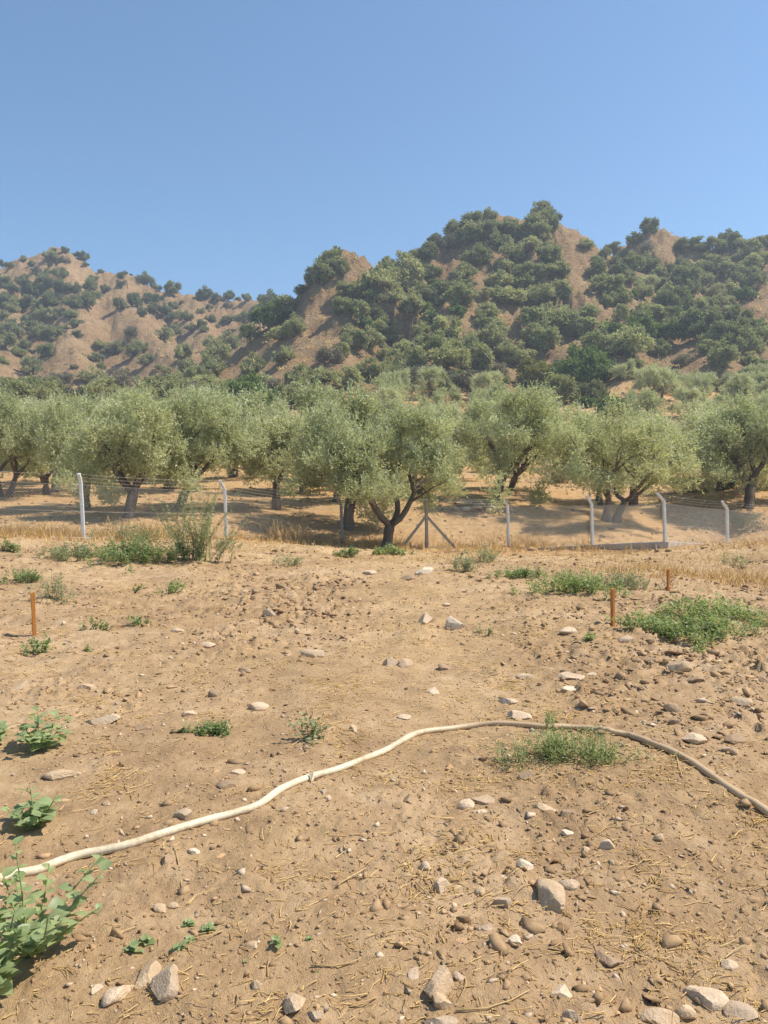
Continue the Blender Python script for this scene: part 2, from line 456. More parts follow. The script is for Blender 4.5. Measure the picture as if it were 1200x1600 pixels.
M_SOIL = soil_material('dry_soil'); M_HILL = soil_material('bare_hill_earth', True)
M_CLOD = rough_material('clod_earth', [(0.3, (0.30, 0.185, 0.095)), (0.7, (0.46, 0.31, 0.17))], 30, 0.6, 0.006, tint=True)
M_GRAVEL = rough_material('pale_gravel', [(0.3, (0.46, 0.33, 0.215)), (0.7, (0.66, 0.52, 0.37))], 30, 0.5, 0.006, tint=True)
M_BARK = rough_material('olive_bark', [(0.3, (0.065, 0.048, 0.036)), (0.55, (0.16, 0.125, 0.095)), (0.75, (0.28, 0.235, 0.185))], 5, 0.9, 0.05, stretch=(1, 1, 0.3))
M_OLIVE = [leaf_material('olive_leaves', (0.24, 0.255, 0.125), (0.66, 0.66, 0.42), 0.42, 0.1),
           leaf_material('pale_olive_leaves', (0.29, 0.30, 0.155), (0.74, 0.73, 0.49), 0.42, 0.1)]
M_OAK = leaf_material('dark_tree_leaves', (0.115, 0.13, 0.062), (0.41, 0.42, 0.21), 0.42, 0.2)
M_GREY = leaf_material('grey_green_leaves', (0.19, 0.20, 0.09), (0.56, 0.555, 0.295), 0.42, 0.2)
M_GREEN = leaf_material('fresh_green_leaves', (0.075, 0.115, 0.035), (0.28, 0.36, 0.115), 0.36, 0.2)
M_YELLOW = leaf_material('yellow_green_leaves', (0.13, 0.135, 0.025), (0.36, 0.33, 0.08), 0.3, 0.1)
M_DRYLEAF = leaf_material('brownish_leaves', (0.14, 0.125, 0.08), (0.38, 0.34, 0.235), 0.2, 0.2)
M_WEED = leaf_material('weed_leaves', (0.13, 0.175, 0.06), (0.40, 0.46, 0.19), 0.42, 0.15)
M_WEEDGREY = leaf_material('dusty_weed_leaves', (0.17, 0.185, 0.09), (0.42, 0.43, 0.235), 0.35, 0.15)
M_BROAD = leaf_material('broad_leaves', (0.22, 0.285, 0.12), (0.40, 0.47, 0.225), 0.42, 0.2, 0.04)
M_STEM = rough_material('green_stem', [(0.3, (0.15, 0.20, 0.07)), (0.7, (0.26, 0.30, 0.12))], 20, 0.2)
M_DRY = leaf_material('dry_grass', (0.58, 0.37, 0.13), (0.90, 0.67, 0.31), 0.3, 0.05, 0.03)
M_BROWNWEED = leaf_material('dead_weed', (0.16, 0.085, 0.04), (0.34, 0.2, 0.1), 0.2, 0.1)
M_CONC = rough_material('white_concrete', [(0.3, (0.55, 0.53, 0.49)), (0.6, (0.72, 0.70, 0.66))], 6, 0.4, 0.01)
M_GREYCONC = rough_material('grey_concrete', [(0.3, (0.24, 0.22, 0.20)), (0.6, (0.38, 0.35, 0.32))], 6, 0.5, 0.01)
M_KERB = rough_material('kerb_concrete', [(0.3, (0.38, 0.32, 0.255)), (0.6, (0.55, 0.475, 0.385))], 3, 0.5, 0.02)
M_STAKE = rough_material('orange_wood', [(0.3, (0.33, 0.12, 0.03)), (0.6, (0.55, 0.235, 0.06))], 9, 0.4, 0.004, stretch=(3, 3, 0.35))
M_TWIG = rough_material('dry_twig', [(0.3, (0.40, 0.26, 0.12)), (0.7, (0.58, 0.41, 0.2))], 30, 0.4, 0.004)
m, n, l = mat('galvanised_wire'); b = n['Principled BSDF']; b.inputs['Base Color'].default_value = (0.42, 0.40, 0.375, 1); b.inputs['Roughness'].default_value = 0.55; b.inputs['Metallic'].default_value = 0.4
M_WIRE = m
TONES = {'pale': ((0.50, 0.36, 0.235), (0.68, 0.53, 0.37)), 'white': ((0.60, 0.47, 0.33), (0.80, 0.68, 0.51)), 'grey': ((0.40, 0.29, 0.19), (0.56, 0.43, 0.30)),
         'brown': ((0.43, 0.30, 0.18), (0.60, 0.45, 0.295)), 'dark': ((0.25, 0.165, 0.10), (0.39, 0.275, 0.175)), 'orange': ((0.46, 0.26, 0.125), (0.62, 0.40, 0.22))}
M_ROCK = {}
for k, (a, c) in TONES.items():
    M_ROCK[k] = rough_material(k + '_stone', [(0.3, a), (0.68, c)], 14, 0.7, 0.018, vary=0.08, dust=0.35)

# ------------------------------------------------------------------ the land: one sheet, from behind the camera to beyond the hills
def build_land():
    ys = np.concatenate([np.linspace(-60, 0.6, 22), np.geomspace(1.3, 31, 510), np.geomspace(31.4, 420, 250), np.linspace(440, 640, 8)])
    uc = np.linspace(-0.74, 0.74, 451)
    uo = np.array([0.766, 0.78, 0.80, 0.83, 0.87, 0.93, 1.0, 1.1, 1.3, 1.6, 2.3])
    us = np.concatenate([-uo[::-1], uc, uo])
    half = 0.75 * np.clip(ys, 1.2, 330) + 1.6
    X = us[None, :] * half[:, None]
    wide = np.where(ys < 1.2, 8.0, 1.0)
    X = X * wide[:, None]
    Y = np.broadcast_to(ys[:, None], X.shape)
    Z = height(X, Y)
    R, C = X.shape
    V = np.stack([X, Y, Z], -1).reshape(-1, 3)
    idx = np.arange(R * C).reshape(R, C)
    F = np.stack([idx[:-1, :-1], idx[:-1, 1:], idx[1:, 1:], idx[1:, :-1]], -1).reshape(-1, 4)
    fy = V[F].mean(1)
    hill = fy[:, 1] > 108
    ratio = fy[:, 0] / np.maximum(fy[:, 1], 1)
    zone = np.where(~hill, 0, np.where(ratio < (440 - 600) / 1200, 1, np.where(ratio < (935 - 600) / 1200, 2, 3)))
    for zi, (name, label, m) in enumerate((('ground', 'dry tilled brown soil of the field and orchard', M_SOIL), ('hill', 'far eroded hill with bare brown faces and scattered trees', M_HILL),
                                           ('hill', 'wooded hill with the highest summit and a bare flank', M_HILL), ('hill', 'wooded hill with bare mounds beside the summit hill', M_HILL))):
        f = F[zone == zi]
        used, inv = np.unique(f, return_inverse=True)
        v = V[used]
        me = new_mesh(name, v, inv.reshape(f.shape), [m], True)
        if zi == 0:
            x, y = v[:, 0], v[:, 1]
            straw = 0.42 + 0.55 * fbm(x / 1.3, y / 1.3, 3, 91) + 0.5 * smooth(16, 24, y) + 0.35 * np.exp(-((x - 0.03 * y) / 1.6) ** 2) * smooth(5, 9, y) - 0.25 * smooth(0.8, 1.2, tilled(x, y))
            a = me.attributes.new('straw', 'FLOAT', 'POINT'); a.data.foreach_set('value', np.clip(straw, 0, 1.4).astype(np.float32))
            orch = smooth(20, 28, y + 2 * fbm(x / 4, y / 4, 2, 93)) * np.clip(0.8 + 0.8 * fbm(x / 5, y / 5, 3, 95), 0.2, 1)
            a = me.attributes.new('orchard', 'FLOAT', 'POINT'); a.data.foreach_set('value', orch.astype(np.float32))
        o = obj(name, me); tag(o, label, name, kind='structure')
build_land()

# ------------------------------------------------------------------ trees
def unit(v): return v / (np.linalg.norm(v, axis=-1, keepdims=True) + 1e-9)

def leaf_cloud(r, lobes, n_sprays, leaves, llen, lwid, spray=0.32, up=0.5, shell=2.2, droop=0.0, tint_top=None):
    """diamond leaves on small sprays spread through lobes (cx, cy, cz, rx, rz)"""
    L = np.array(lobes, float); w = L[:, 3] ** 2 * L[:, 4]; w /= w.sum()
    k = r.choice(len(L), n_sprays, p=w)
    d = unit(r.normal(size=(n_sprays, 3)))
    rad = r.random(n_sprays) ** (1 / shell)
    rad *= 1 + 0.18 * r.normal(size=n_sprays) * (r.random(n_sprays) < 0.3)
    pos = L[k, :3] + d * rad[:, None] * np.stack([L[k, 3], L[k, 3], L[k, 4]], -1)
    sd = unit(d * 0.7 + np.array([0, 0, up]) + r.normal(size=(n_sprays, 3)) * 0.45)
    t = (np.arange(leaves) + 0.5) / leaves
    lp = pos[:, None, :] + sd[:, None, :] * (t[None, :, None] - 0.3) * spray * (0.6 + 0.8 * r.random((n_sprays, 1, 1)))
    lp[..., 2] -= droop * t[None, :] ** 2
    ld = unit(sd[:, None, :] * 0.6 + r.normal(size=(n_sprays, leaves, 3)) * 0.62)
    side = unit(np.cross(ld, unit(r.normal(size=(n_sprays, leaves, 3)))))
    s = (0.65 + 0.7 * r.random((n_sprays, leaves, 1)))
    a = lp; tip = lp + ld * llen * s; midp = lp + ld * llen * s * 0.45
    q = np.stack([a, midp + side * lwid * s * 0.5, tip, midp - side * lwid * s * 0.5], 2).reshape(-1, 3)
    F = np.arange(len(q)).reshape(-1, 4)
    lobe_tone = r.random(len(L))
    base = lobe_tone[k][:, None] * 0.35 + r.random(n_sprays)[:, None] * 0.35 + r.random((n_sprays, leaves)) * 0.3
    return q, F, np.clip(base, 0, 1).ravel()

def branch(r, p, d, length, r0, r1, n=5, wob=0.25, lift=0.15):
    P = [np.array(p, float)]; d = unit(np.array(d, float))
    for i in range(n):
        d = unit(d + r.normal(size=3) * wob * 0.6 + np.array([0, 0, lift]) * 0.5)
        P.append(P[-1] + d * length / n)
    return P, list(np.linspace(r0, r1, n + 1)), d

def olive_proto(seed, height, width, lean, sprays, leaves, llen, lwid, m, twin=False, low=0.0, clear=False):
    r = np.random.default_rng(seed); mb = MB(); lobes = []
    rad = 0.14 + 0.05 * r.random(); th = 0.85 + 0.3 * r.random()
    stems = [(np.zeros(3), np.array([lean, 0.1 * r.normal(), 1.0]))]
    if twin: stems = [(np.array([-0.12, 0, 0]), np.array([-0.35, 0, 1.0])), (np.array([0.14, 0.05, 0]), np.array([0.4, 0.1, 1.0]))]
    az0 = r.random() * 6.28
    for si, (p0, d0) in enumerate(stems):
        P, R, d = branch(r, p0 - np.array([0, 0, 0.25]), d0, th + 0.25, rad * 1.25, rad * 0.8, 6, 0.16, 0.1)
        R[0] *= 1.35; R[1] *= 1.1
        R = [q * (1 + 0.12 * r.normal()) for q in R]
        mb.add(tube(P, R, 9))
        nl = 4 if len(stems) == 1 else 3
        for k in range(nl):
            a = az0 + si * 3.1 + k * (6.28 / nl if len(stems) == 1 else 1.3) + 0.4 * r.normal()
            out = np.array([math.cos(a), math.sin(a), 0.75 + 0.35 * r.random()])
            B, RB, bd = branch(r, P[-1] - np.array([0, 0, 0.05]), out, width * 0.32, rad * 0.62, rad * 0.3, 6, 0.32, 0.25)
            mb.add(tube(B, RB, 7))
            for j in range(4):
                q = B[3 + j % 4] if 3 + j % 4 < len(B) else B[-1]
                a2 = a + 1.1 * r.normal()
                o2 = np.array([math.cos(a2), math.sin(a2), 0.55 + 0.7 * r.random()])
                S, RS, sd = branch(r, q, o2, width * (0.18 + 0.14 * r.random()), rad * 0.27, rad * 0.08, 5, 0.35, 0.2)
                mb.add(tube(S, RS, 5, False))
                lobes.append((*S[-1], 0.38 + 0.34 * r.random(), 0.32 + 0.32 * r.random()))
                lobes.append((*(S[3] + r.normal(size=3) * 0.2), 0.28 + 0.26 * r.random(), 0.28 + 0.2 * r.random()))
                for q2 in range(2):
                    T, RT, td = branch(r, S[2 + q2], r.normal(size=3) * 0.8 + sd * 0.6, 0.7, rad * 0.09, rad * 0.03, 4, 0.35, 0.1)
                    mb.add(tube(T, RT, 4, False)); lobes.append((*T[-1], 0.26 + 0.26 * r.random(), 0.26 + 0.24 * r.random()))
    L = np.array(lobes)
    # drooping skirts of foliage round the rim
    extra = []
    for k in range(int(22 + 14 * low)):
        a = r.random() * 6.28; rr = width * (0.20 + 0.27 * r.random())
        extra.append((rr * math.cos(a) + L[:, 0].mean(), rr * math.sin(a) + L[:, 1].mean(), th + 0.25 - 0.5 * low * r.random() + 1.1 * r.random(), 0.26 + 0.3 * r.random(), 0.3 + 0.35 * r.random()))
    L = np.concatenate([L, np.array(extra)])
    L[:, 2] += 0.35 * np.sin(L[:, 0] * 1.7 + seed) + 0.3 * np.sin(L[:, 1] * 2.1 + seed * 1.3)      # uneven outline
    # scale the crown to the wanted height and width
    top = (L[:, 2] + L[:, 4]).max(); wid = 2 * np.percentile(np.hypot(L[:, 0] - L[:, 0].mean(), L[:, 1] - L[:, 1].mean()) + L[:, 3] * 0.8, 92)
    sz = height / top; sx = width / wid
    V = np.array(mb.v); zz = V[:, 2].copy(); k = smooth(0.2, 1.6, zz)
    V[:, 0] *= 1 + (sx - 1) * k; V[:, 1] *= 1 + (sx - 1) * k; V[:, 2] *= sz
    L[:, 0] *= sx; L[:, 1] *= sx; L[:, 2] *= sz
    if clear: L = L[~((L[:, 0] < -0.5) & (L[:, 2] - L[:, 4] < 1.55)) & ~((L[:, 2] - L[:, 4] < 1.1))]
    tops = []
    L[:, 3] *= 0.9; L[:, 4] *= 0.9; sprays = int(sprays * 0.9)
    for k in range(64):           # upright young shoots that break the outline of the crown
        c = L[int(r.integers(len(L)))]; tops.append((c[0] + r.normal() * 0.2, c[1] + r.normal() * 0.2, c[2] + c[4] * 0.95, 0.10 + 0.1 * r.random(), 0.32 + 0.3 * r.random()))
    q, F, t = leaf_cloud(r, np.concatenate([L, np.array(tops)]), sprays, leaves, llen, lwid, 0.36 if llen < 0.12 else 0.5, 0.6, 2.3)
    trunk = new_mesh('olive_trunk', V, mb.f, [M_BARK], True)
    crown = new_mesh('olive_crown', q, F, [m], False, t)
    return trunk, crown

def place_tree(name, proto, loc, scale, rot, label, cat, group=None, kind=None):
    e = empty(name, loc); e.scale = scale if hasattr(scale, '__len__') else (scale,) * 3; e.rotation_euler = (0, 0, rot)
    tag(e, label, cat, group)
    obj('trunk', proto[0], e); obj('crown', proto[1], e)
    return e

NEAR = [olive_proto(101, 5, 5, 0.25, 5000, 10, 0.11, 0.036, M_OLIVE[0], low=0.3),
        olive_proto(102, 5, 6.2, 0.0, 6000, 10, 0.11, 0.036, M_OLIVE[0], True, low=0.2),
        olive_proto(103, 5, 5, 0.1, 4600, 10, 0.115, 0.037, M_OLIVE[1], low=0.4),
        olive_proto(104, 5, 4.4, 0.0, 4600, 10, 0.11, 0.036, M_OLIVE[0], low=0.9),
        olive_proto(105, 5, 5.6, 0.5, 5200, 10, 0.11, 0.036, M_OLIVE[0], low=0.2),
        olive_proto(106, 5, 4.6, 0.05, 4400, 10, 0.11, 0.036, M_OLIVE[1], low=0.2),
        olive_proto(107, 5, 7.0, 0.1, 7400, 10, 0.105, 0.034, M_OLIVE[0], low=0.25, clear=True)]
PW = [5, 6.2, 5, 4.4, 5.6, 4.6, 7.0]
for i, (px, py, Y, h, w, lean, v, label) in enumerate(OLIVES):
    p = at(px, py, Y); z = float(land(p.x, p.y))
    place_tree('olive_tree', NEAR[v], (p.x, p.y, z - 0.03), (w / PW[v], w / PW[v], h / 5.0), (0.0, 0.35, -0.3, 0.15)[i % 4], label, 'olive tree', 'olive trees along the fence')

MID = [olive_proto(201, 5, 5.4, 0.2, 2600, 9, 0.17, 0.06, M_OLIVE[0], low=0.5), olive_proto(202, 5, 5.8, 0.0, 2600, 9, 0.17, 0.06, M_OLIVE[1], True, low=0.5),
       olive_proto(203, 5, 5.2, -0.2, 2600, 9, 0.17, 0.06, M_OLIVE[1], low=0.5), olive_proto(204, 5, 5.6, 0.3, 2600, 9, 0.17, 0.06, M_OLIVE[0], low=0.5)]
ORD = ['', 'first', 'second', 'third', 'fourth', 'fifth', 'sixth', 'seventh', 'eighth', 'ninth', 'tenth', 'eleventh', 'twelfth', 'thirteenth', 'fourteenth', 'fifteenth', 'sixteenth', 'seventeenth', 'eighteenth', 'nineteenth', 'twentieth']
def ordinal(k):
    if k <= 20: return ORD[k]
    return {2: 'twenty-', 3: 'thirty-', 4: 'forty-', 5: 'fifty-'}[k // 10] + ORD[k % 10] if k % 10 else {3: 'thirtieth', 4: 'fortieth', 5: 'fiftieth'}[k // 10]
def orchard():
    front = [(at(o[0], o[1], o[2]).x, o[2]) for o in OLIVES]
    r = np.random.default_rng(5); n = 0
    for row, Y0 in enumerate((35.5, 42, 49, 56.5, 65, 74, 84, 93, 101)):
        hw = 0.56 * Y0 + 3
        xs = np.arange(-hw, hw, 6.0) + r.random() * 4
        count = 0
        for x in xs:
            X = x + r.normal() * 0.8; Y = Y0 + r.normal() * 1.0
            px = 600 + 1200 * X / Y
            if any(abs(X - a) < 4.6 and abs(Y - b_) < 3.8 for a, b_ in front): continue
            if row == 0 and (300 < px < 420 or 440 < px < 520 or 800 < px < 900 or 1010 < px < 1120): continue
            if row == 1 and (330 < px < 400 or 820 < px < 880): continue
            if 825 < px < 985 and Y > 45: continue
            if (Y > 79 and px < 430) or (Y > 88 and px < 560): continue
            k = int(r.integers(4)); s = (0.68 + 0.36 * r.random() if row > 2 else 0.86 + 0.28 * r.random()) * (1.1 if px < 430 else 1.0)
            count += 1
            place_tree('olive_tree', MID[k], (X, Y, float(land(X, Y)) - 0.05), (s * (0.9 + 0.3 * r.random()), s * (0.9 + 0.3 * r.random()), s * (0.9 + 0.2 * r.random())), r.random() * 6.28,
                       '%s grey green olive tree from the left in the %s row behind the fence' % (ordinal(count), ORD[row + 2]), 'olive tree', 'olive trees in the orchard rows')
            n += 1
    return n
orchard()

def bush_proto(seed, kind, leafmat, n_lobes, sprays, llen, lwid, tall=1.0):
    """a tree about 1 m wide and tall*0.9 m high, standing on the origin"""
    r = np.random.default_rng(seed); mb = MB()
    th = 0.16 * tall
    P, R, d = branch(r, (0, 0, -0.08), (0.1 * r.normal(), 0.1 * r.normal(), 1), th + 0.12, 0.045, 0.03, 3, 0.2)
    mb.add(tube(P, R, 6)); L = []
    n_lobes = int(n_lobes * 1.7)
    for k in range(n_lobes):
        a = 2.4 * k + 0.5 * r.normal(); rr = 0.40 * math.sqrt(r.random())
        z = tall * (0.13 + 0.60 * r.random() * (1 - 1.4 * rr))
        c = np.array([rr * math.cos(a), rr * math.sin(a), z])
        L.append((*c, 0.055 + 0.125 * r.random() ** 1.3, (0.055 + 0.10 * r.random() ** 1.3) * tall))
        if k % 2 == 0:
            B, RB, bd = branch(r, P[-1], c - P[-1], np.linalg.norm(c - P[-1]) * 0.95, 0.022, 0.006, 3, 0.12, 0.0)
            mb.add(tube(B, RB, 4, False))
    q, F, t = leaf_cloud(r, L, sprays, 7, llen, lwid, 0.07, 0.5, 2.4)
    return (new_mesh(kind + '_trunk', np.array(mb.v), mb.f, [M_BARK], True), new_mesh(kind + '_crown', q, F, [leafmat], False, t))

KINDS = {
    'd': [bush_proto(s, 'dark_tree', M_OAK, nl, 1150, 0.052, 0.030, t) for s, nl, t in ((301, 18, 0.95), (302, 22, 1.0), (303, 16, 1.15), (304, 20, 0.85))],
    'o': [bush_proto(s, 'grey_green_tree', M_GREY, nl, 1100, 0.05, 0.027, t) for s, nl, t in ((311, 16, 1.0), (312, 20, 0.95), (313, 17, 1.1), (314, 22, 0.85))],
    'g': [bush_proto(s, 'green_tree', M_GREEN, nl, 1100, 0.052, 0.034, t) for s, nl, t in ((321, 20, 1.0), (322, 17, 0.9))],
    'y': [bush_proto(331, 'yellow_green_tree', M_YELLOW, 20, 1200, 0.05, 0.03, 1.1)],
    'b': [bush_proto(s, 'dry_shrub', M_DRYLEAF, nl, 800, 0.045, 0.02, t) for s, nl, t in ((341, 16, 0.85), (342, 19, 0.9))],
    't': [bush_proto(303, 'tall_dark_tree', M_OAK, 24, 1300, 0.05, 0.03, 1.2)],
    'G': [bush_proto(361, 'broad_green_tree', M_GREEN, 38, 4200, 0.032, 0.022, 0.95)],
    'O': [bush_proto(371, 'hill_olive', M_OLIVE[0], 22, 2400, 0.032, 0.014, 1.0), bush_proto(372, 'hill_olive', M_OLIVE[1], 20, 2400, 0.032, 0.014, 1.0)],
}
KNAME = {'d': ('dark_tree', 'dark green bushy tree'), 'o': ('grey_green_tree', 'grey green bushy tree'), 'g': ('green_tree', 'fresh green leafy tree'), 'y': ('yellow_green_tree', 'yellow green tree'),
         'b': ('dry_shrub', 'brownish half dry shrub'), 't': ('dark_tree', 'tall dark green tree'), 'G': ('broad_tree', 'broad dense green tree'), 'O': ('olive_tree', 'silvery olive tree')}

# crown centre x, crown centre y, crown width in the photograph, kind, own label if it stands out
HT = '''3 410 12 d|16 413 15 d|37 404 11 o|85 390 8 d|80 400 17 d|100 405 24 b|102 392 10 d|121 396 10 d|132 402 13 t|134 412 9 d|158 423 8 d|189 430 12 d|190 443 14 b|196 426 6 d|205 428 5 d|227 429 17 d|241 441 14 d|249 451 7 d|270 453 18 d|284 471 8 d|272 477 12 d
57 423 12 b|75 425 10 d|95 428 19 d|68 432 20 d|38 432 13 d|49 413 8 d|27 434 7 b|8 440 21 d|18 448 21 d|38 452 21 d|55 453 22 d|72 448 25 d|96 447 25 d|5 462 22 d|22 465 22 o|42 470 24 d|60 478 23 o|78 471 24 d|112 470 27 d|118 452 15 d|135 468 25 d|140 448 22 d|145 435 14 d|152 462 12 d|165 450 17 d|188 472 27 d|212 472 20 d|222 486 18 d|235 463 25 d|238 480 21 d|258 485 16 d|265 497 14 d|280 495 18 o|292 495 16 d|243 494 8 o|257 522 25 o|275 517 19 d|298 512 16 d
5 490 21 o|20 480 20 o|85 490 27 o|65 495 20 o|112 490 23 o|118 503 21 d|100 512 13 o|122 520 17 d|45 505 22 o|62 515 25 o|20 515 27 o|80 523 27 d|38 535 27 o|75 545 32 d|10 535 22 o|28 548 25 o|5 560 23 o|155 540 17 o|148 557 23 d|158 570 19 o|170 545 21 o|183 547 19 d|205 520 19 b|208 550 21 o|222 540 21 o|228 562 23 o|50 575 30 o|95 590 30 b|115 573 12 b|145 592 28 o|188 583 32 b|215 590 26 o|260 578 17 o|248 572 12 o|285 552 26 o|295 575 30 d|280 595 30 o
320 460 21 d|338 466 15 d|357 463 14 d|357 476 17 b|372 462 10 d|386 465 11 d|327 480 9 d|315 486 12 o|330 495 19 d|315 504 19 d|340 509 10 d|357 497 21 d|380 497 20 d|318 513 14 d|420 470 24 d|452 473 56 d|470 453 18 d|425 498 44 g|400 495 22 d|460 512 38 o|390 519 38 o|440 522 30 o|445 550 44 o|358 535 31 o|330 535 30 o|342 556 36 o|325 577 42 o|310 592 36 o|395 572 36 o|312 612 30 b
500 428 46 d|520 405 36 d|525 393 21 d|535 420 28 d|555 450 42 d|540 480 29 d|590 440 38 o|600 425 24 d|580 466 38 d|560 492 38 o|597 482 36 o|545 512 28 o|550 532 34 o|577 532 38 o|592 511 36 o|515 557 36 b|535 548 22 o|505 582 42 o|540 592 46 o|470 592 38 o|580 577 42 o|602 556 30 o
605 407 17 d|642 400 22 d|665 396 27 d|683 371 25 d|710 359 27 o|738 349 28 d|765 336 25 d|700 382 38 b|735 371 36 d|762 361 36 d|790 351 32 d|778 376 36 d|808 359 32 d|830 357 36 d|845 326 38 t|852 346 46 d|838 362 38 d|866 339 18 d|745 404 31 d|725 426 28 o|628 419 46 o|670 427 31 d|640 441 42 o|610 441 38 o|705 448 23 o|735 441 18 d|618 461 32 o|655 461 34 o|675 466 25 d|610 481 38 o|645 479 32 o|640 498 30 g|668 501 27 o|720 466 36 o|715 484 27 g
785 416 31 o|800 401 30 o|828 381 27 o|845 391 27 d|860 401 27 d|780 436 38 o|815 426 38 d|840 421 36 d|870 421 32 d|800 441 36 d|825 441 32 o|775 453 15 d|800 463 38 o|760 481 46 o|835 466 34 o|866 456 38 o|882 476 38 o|830 497 46 o|770 507 52 o|857 491 32 o|700 512 46 o|690 537 52 d|730 527 38 o|766 532 38 o|836 521 38 o|852 537 42 o|886 501 42 o|660 516 26 o|606 516 28 d|630 547 42 o|656 552 38 o|640 567 46 o|700 562 46 o|736 547 42 o|742 567 42 o|786 547 38 o|811 562 36 o|770 577 42 b|720 592 46 b|660 592 46 b|620 587 42 o|610 571 36 o|750 602 46 b|690 602 38 o
915 380 23 o|945 397 14 d|930 401 17 o|962 386 23 d|990 373 27 d|1016 355 27 d|1010 386 32 b|980 396 32 d|960 406 25 d|1000 401 36 d|985 416 36 d|1010 416 36 d|1030 411 15 o|1065 381 31 d|1090 383 30 d|1115 381 25 d|1140 370 34 d|1130 386 25 d|1160 381 25 o|1185 376 21 d|1200 379 22 d|1170 396 30 d|1190 401 25 o|1155 401 21 d|1050 411 23 d|1065 411 25 d|1105 403 17 d|1090 416 27 o|1115 418 31 d|1140 421 27 d|1175 411 25 o
930 429 31 d|945 446 36 d|965 421 25 d|980 433 32 o|1010 441 32 O|1033 439 30 d|1005 456 30 o|965 461 38 d|1070 429 36 d|1075 446 32 d|1095 436 30 d|1045 456 36 o|1170 436 38 d|1115 456 27 o|1140 453 30 o|1162 461 25 g|1060 476 42 d|1035 466 25 o|1130 473 38 o|1105 481 32 o|970 491 27 o|1000 486 32 o|1030 486 32 o|1060 491 38 d|1100 501 46 g|1095 516 42 d|1150 501 42 d|1140 521 46 d|1160 536 42 d|1110 528 32 o|1000 511 46 g|985 521 42 g|1030 521 42 g|1030 541 25 g|1190 521 32 o|1185 541 27 o|920 486 38 o|915 511 42 o|950 521 46 g|940 541 42 o|982 541 46 o|1130 562 36 o|1070 562 31 b
975 577 46 O|1020 582 46 O|1052 598 46 O|1088 602 42 O|1110 597 32 o|1150 592 40 O|1190 582 40 O|1140 614 44 O|1180 607 44 O|960 632 50 g|915 628 26 g|880 612 60 d|870 590 34 d|930 612 50 d'''
SPECIAL = {(845, 326): 'tall dark tree standing highest on the summit of the wooded hill', (452, 473): 'large round dark tree at the foot of the knoll, against the sky line dip', (425, 498): 'fresh green tree below the round dark tree at the knoll',
           (1016, 355): 'dark tree sticking up alone on the crest beside the pale bare scar', (500, 428): 'wide dark tree leaning out from the knoll over the bare slope', (640, 498): 'small dense glossy green bush on a bare shelf of the summit hill',
           (1010, 441): 'pale silvery tree glowing among dark trees below the second crest', (1162, 461): 'bright green small bush beside the smooth bare mound', (132, 402): 'slender tall tree leaning on the shoulder of the far hill peak',
           (227, 429): 'umbrella shaped dark tree on the far ridge crest', (270, 453): 'rounded dark tree alone on the descending far ridge', (320, 460): 'largest of the round bushes along the low end of the far ridge', (705, 448): 'small olive alone in the bare patch of the summit hill',
           (445, 550): 'tree with visible trunk at the foot of the bare knoll slope', (915, 380): 'grey bush alone on the saddle beside the bare flank', (1030, 521): 'brightest green leafy tree in the gully between the two hills'}
entries = []
for part in HT.replace('\n', '|').split('|'):
    a, b_, c, k = part.split()
    entries.append((float(a), float(b_), float(c), k, SPECIAL.get((int(a), int(b_)))))
entries += [(392, 612, 84, 'G', 'large fresh green leafy tree rising behind the small olive tree'),
            (910, 577, 92, 'G', 'big dense dark green tree with rounded crown above the thicket'),
            (841, 590, 48, 'y', 'yellow green tree beside the big dense green tree')]
_rf = np.random.default_rng(15)
_bare = [(865, 340, 945, 495), (690, 395, 745, 465), (605, 500, 650, 545), (1035, 380, 1070, 455), (1055, 515, 1095, 580), (1150, 450, 1200, 490), (470, 430, 535, 600), (790, 515, 815, 550)]
_fill = 0
while _fill < 84:
    _x, _y = _rf.uniform(555, 1190), _rf.uniform(425, 600)
    if any(q[0] < _x < q[2] and q[1] < _y < q[3] for q in _bare): continue
    entries.append((_x, _y, _rf.uniform(15, 30), 'oodbg'[int(_rf.integers(5))], None)); _fill += 1
for _x in range(-20, 470, 24):
    entries.append((_x + 7 * _rf.normal(), 622 + 5 * _rf.normal(), 34 + 10 * _rf.random(), 'oo'[int(_rf.integers(2))], None))
for _x in range(-20, 480, 27):
    entries.append((_x + 8 * _rf.normal(), 606 + 6 * _rf.normal(), 34 + 8 * _rf.random(), 'oob'[int(_rf.integers(3))], None))
TH = {'d': 0.85, 'o': 0.85, 'g': 0.85, 'y': 0.95, 'b': 0.75, 't': 1.1, 'G': 0.85, 'O': 0.9}
hits = ground_hits([e[0] for e in entries], [e[1] + 0.40 * e[2] * TH[e[3]] for e in entries], 44, 400, 700, False)
r_ = np.random.default_rng(77)
counts = {}
for (px, py, w, k, label), p in sorted(zip(entries, hits), key=lambda q: q[0][0]):
    W = w * p.y / FPX * 1.30
    pr = KINDS[k][int(r_.integers(len(KINDS[k])))]
    nm, ds = KNAME[k]
    if not label:
        place = ('far hill' if px < 440 else ('summit hill' if px < 915 else 'mounded hill'))
        zone = 'crest' if py < {'far hill': 435, 'summit hill': 400, 'mounded hill': 395}[place] else ('upper slope' if py < 475 else ('lower slope' if py < 550 else 'foot'))
        key = (ds, zone, place); counts[key] = counts.get(key, 0) + 1
        label = '%s %s from the left on the %s of the %s' % (ordinal(counts[key]), ds, zone, place)
    s = W * (0.78 + 0.4 * r_.random())
    place_tree(nm, pr, (p.x, p.y, p.z - 0.04 * W), (s * (0.85 + 0.35 * r_.random()), s * (0.85 + 0.35 * r_.random()), s * (0.85 + 0.32 * r_.random())), r_.random() * 6.28, label, 'tree' if k != 'b' else 'shrub', 'trees on the hills')

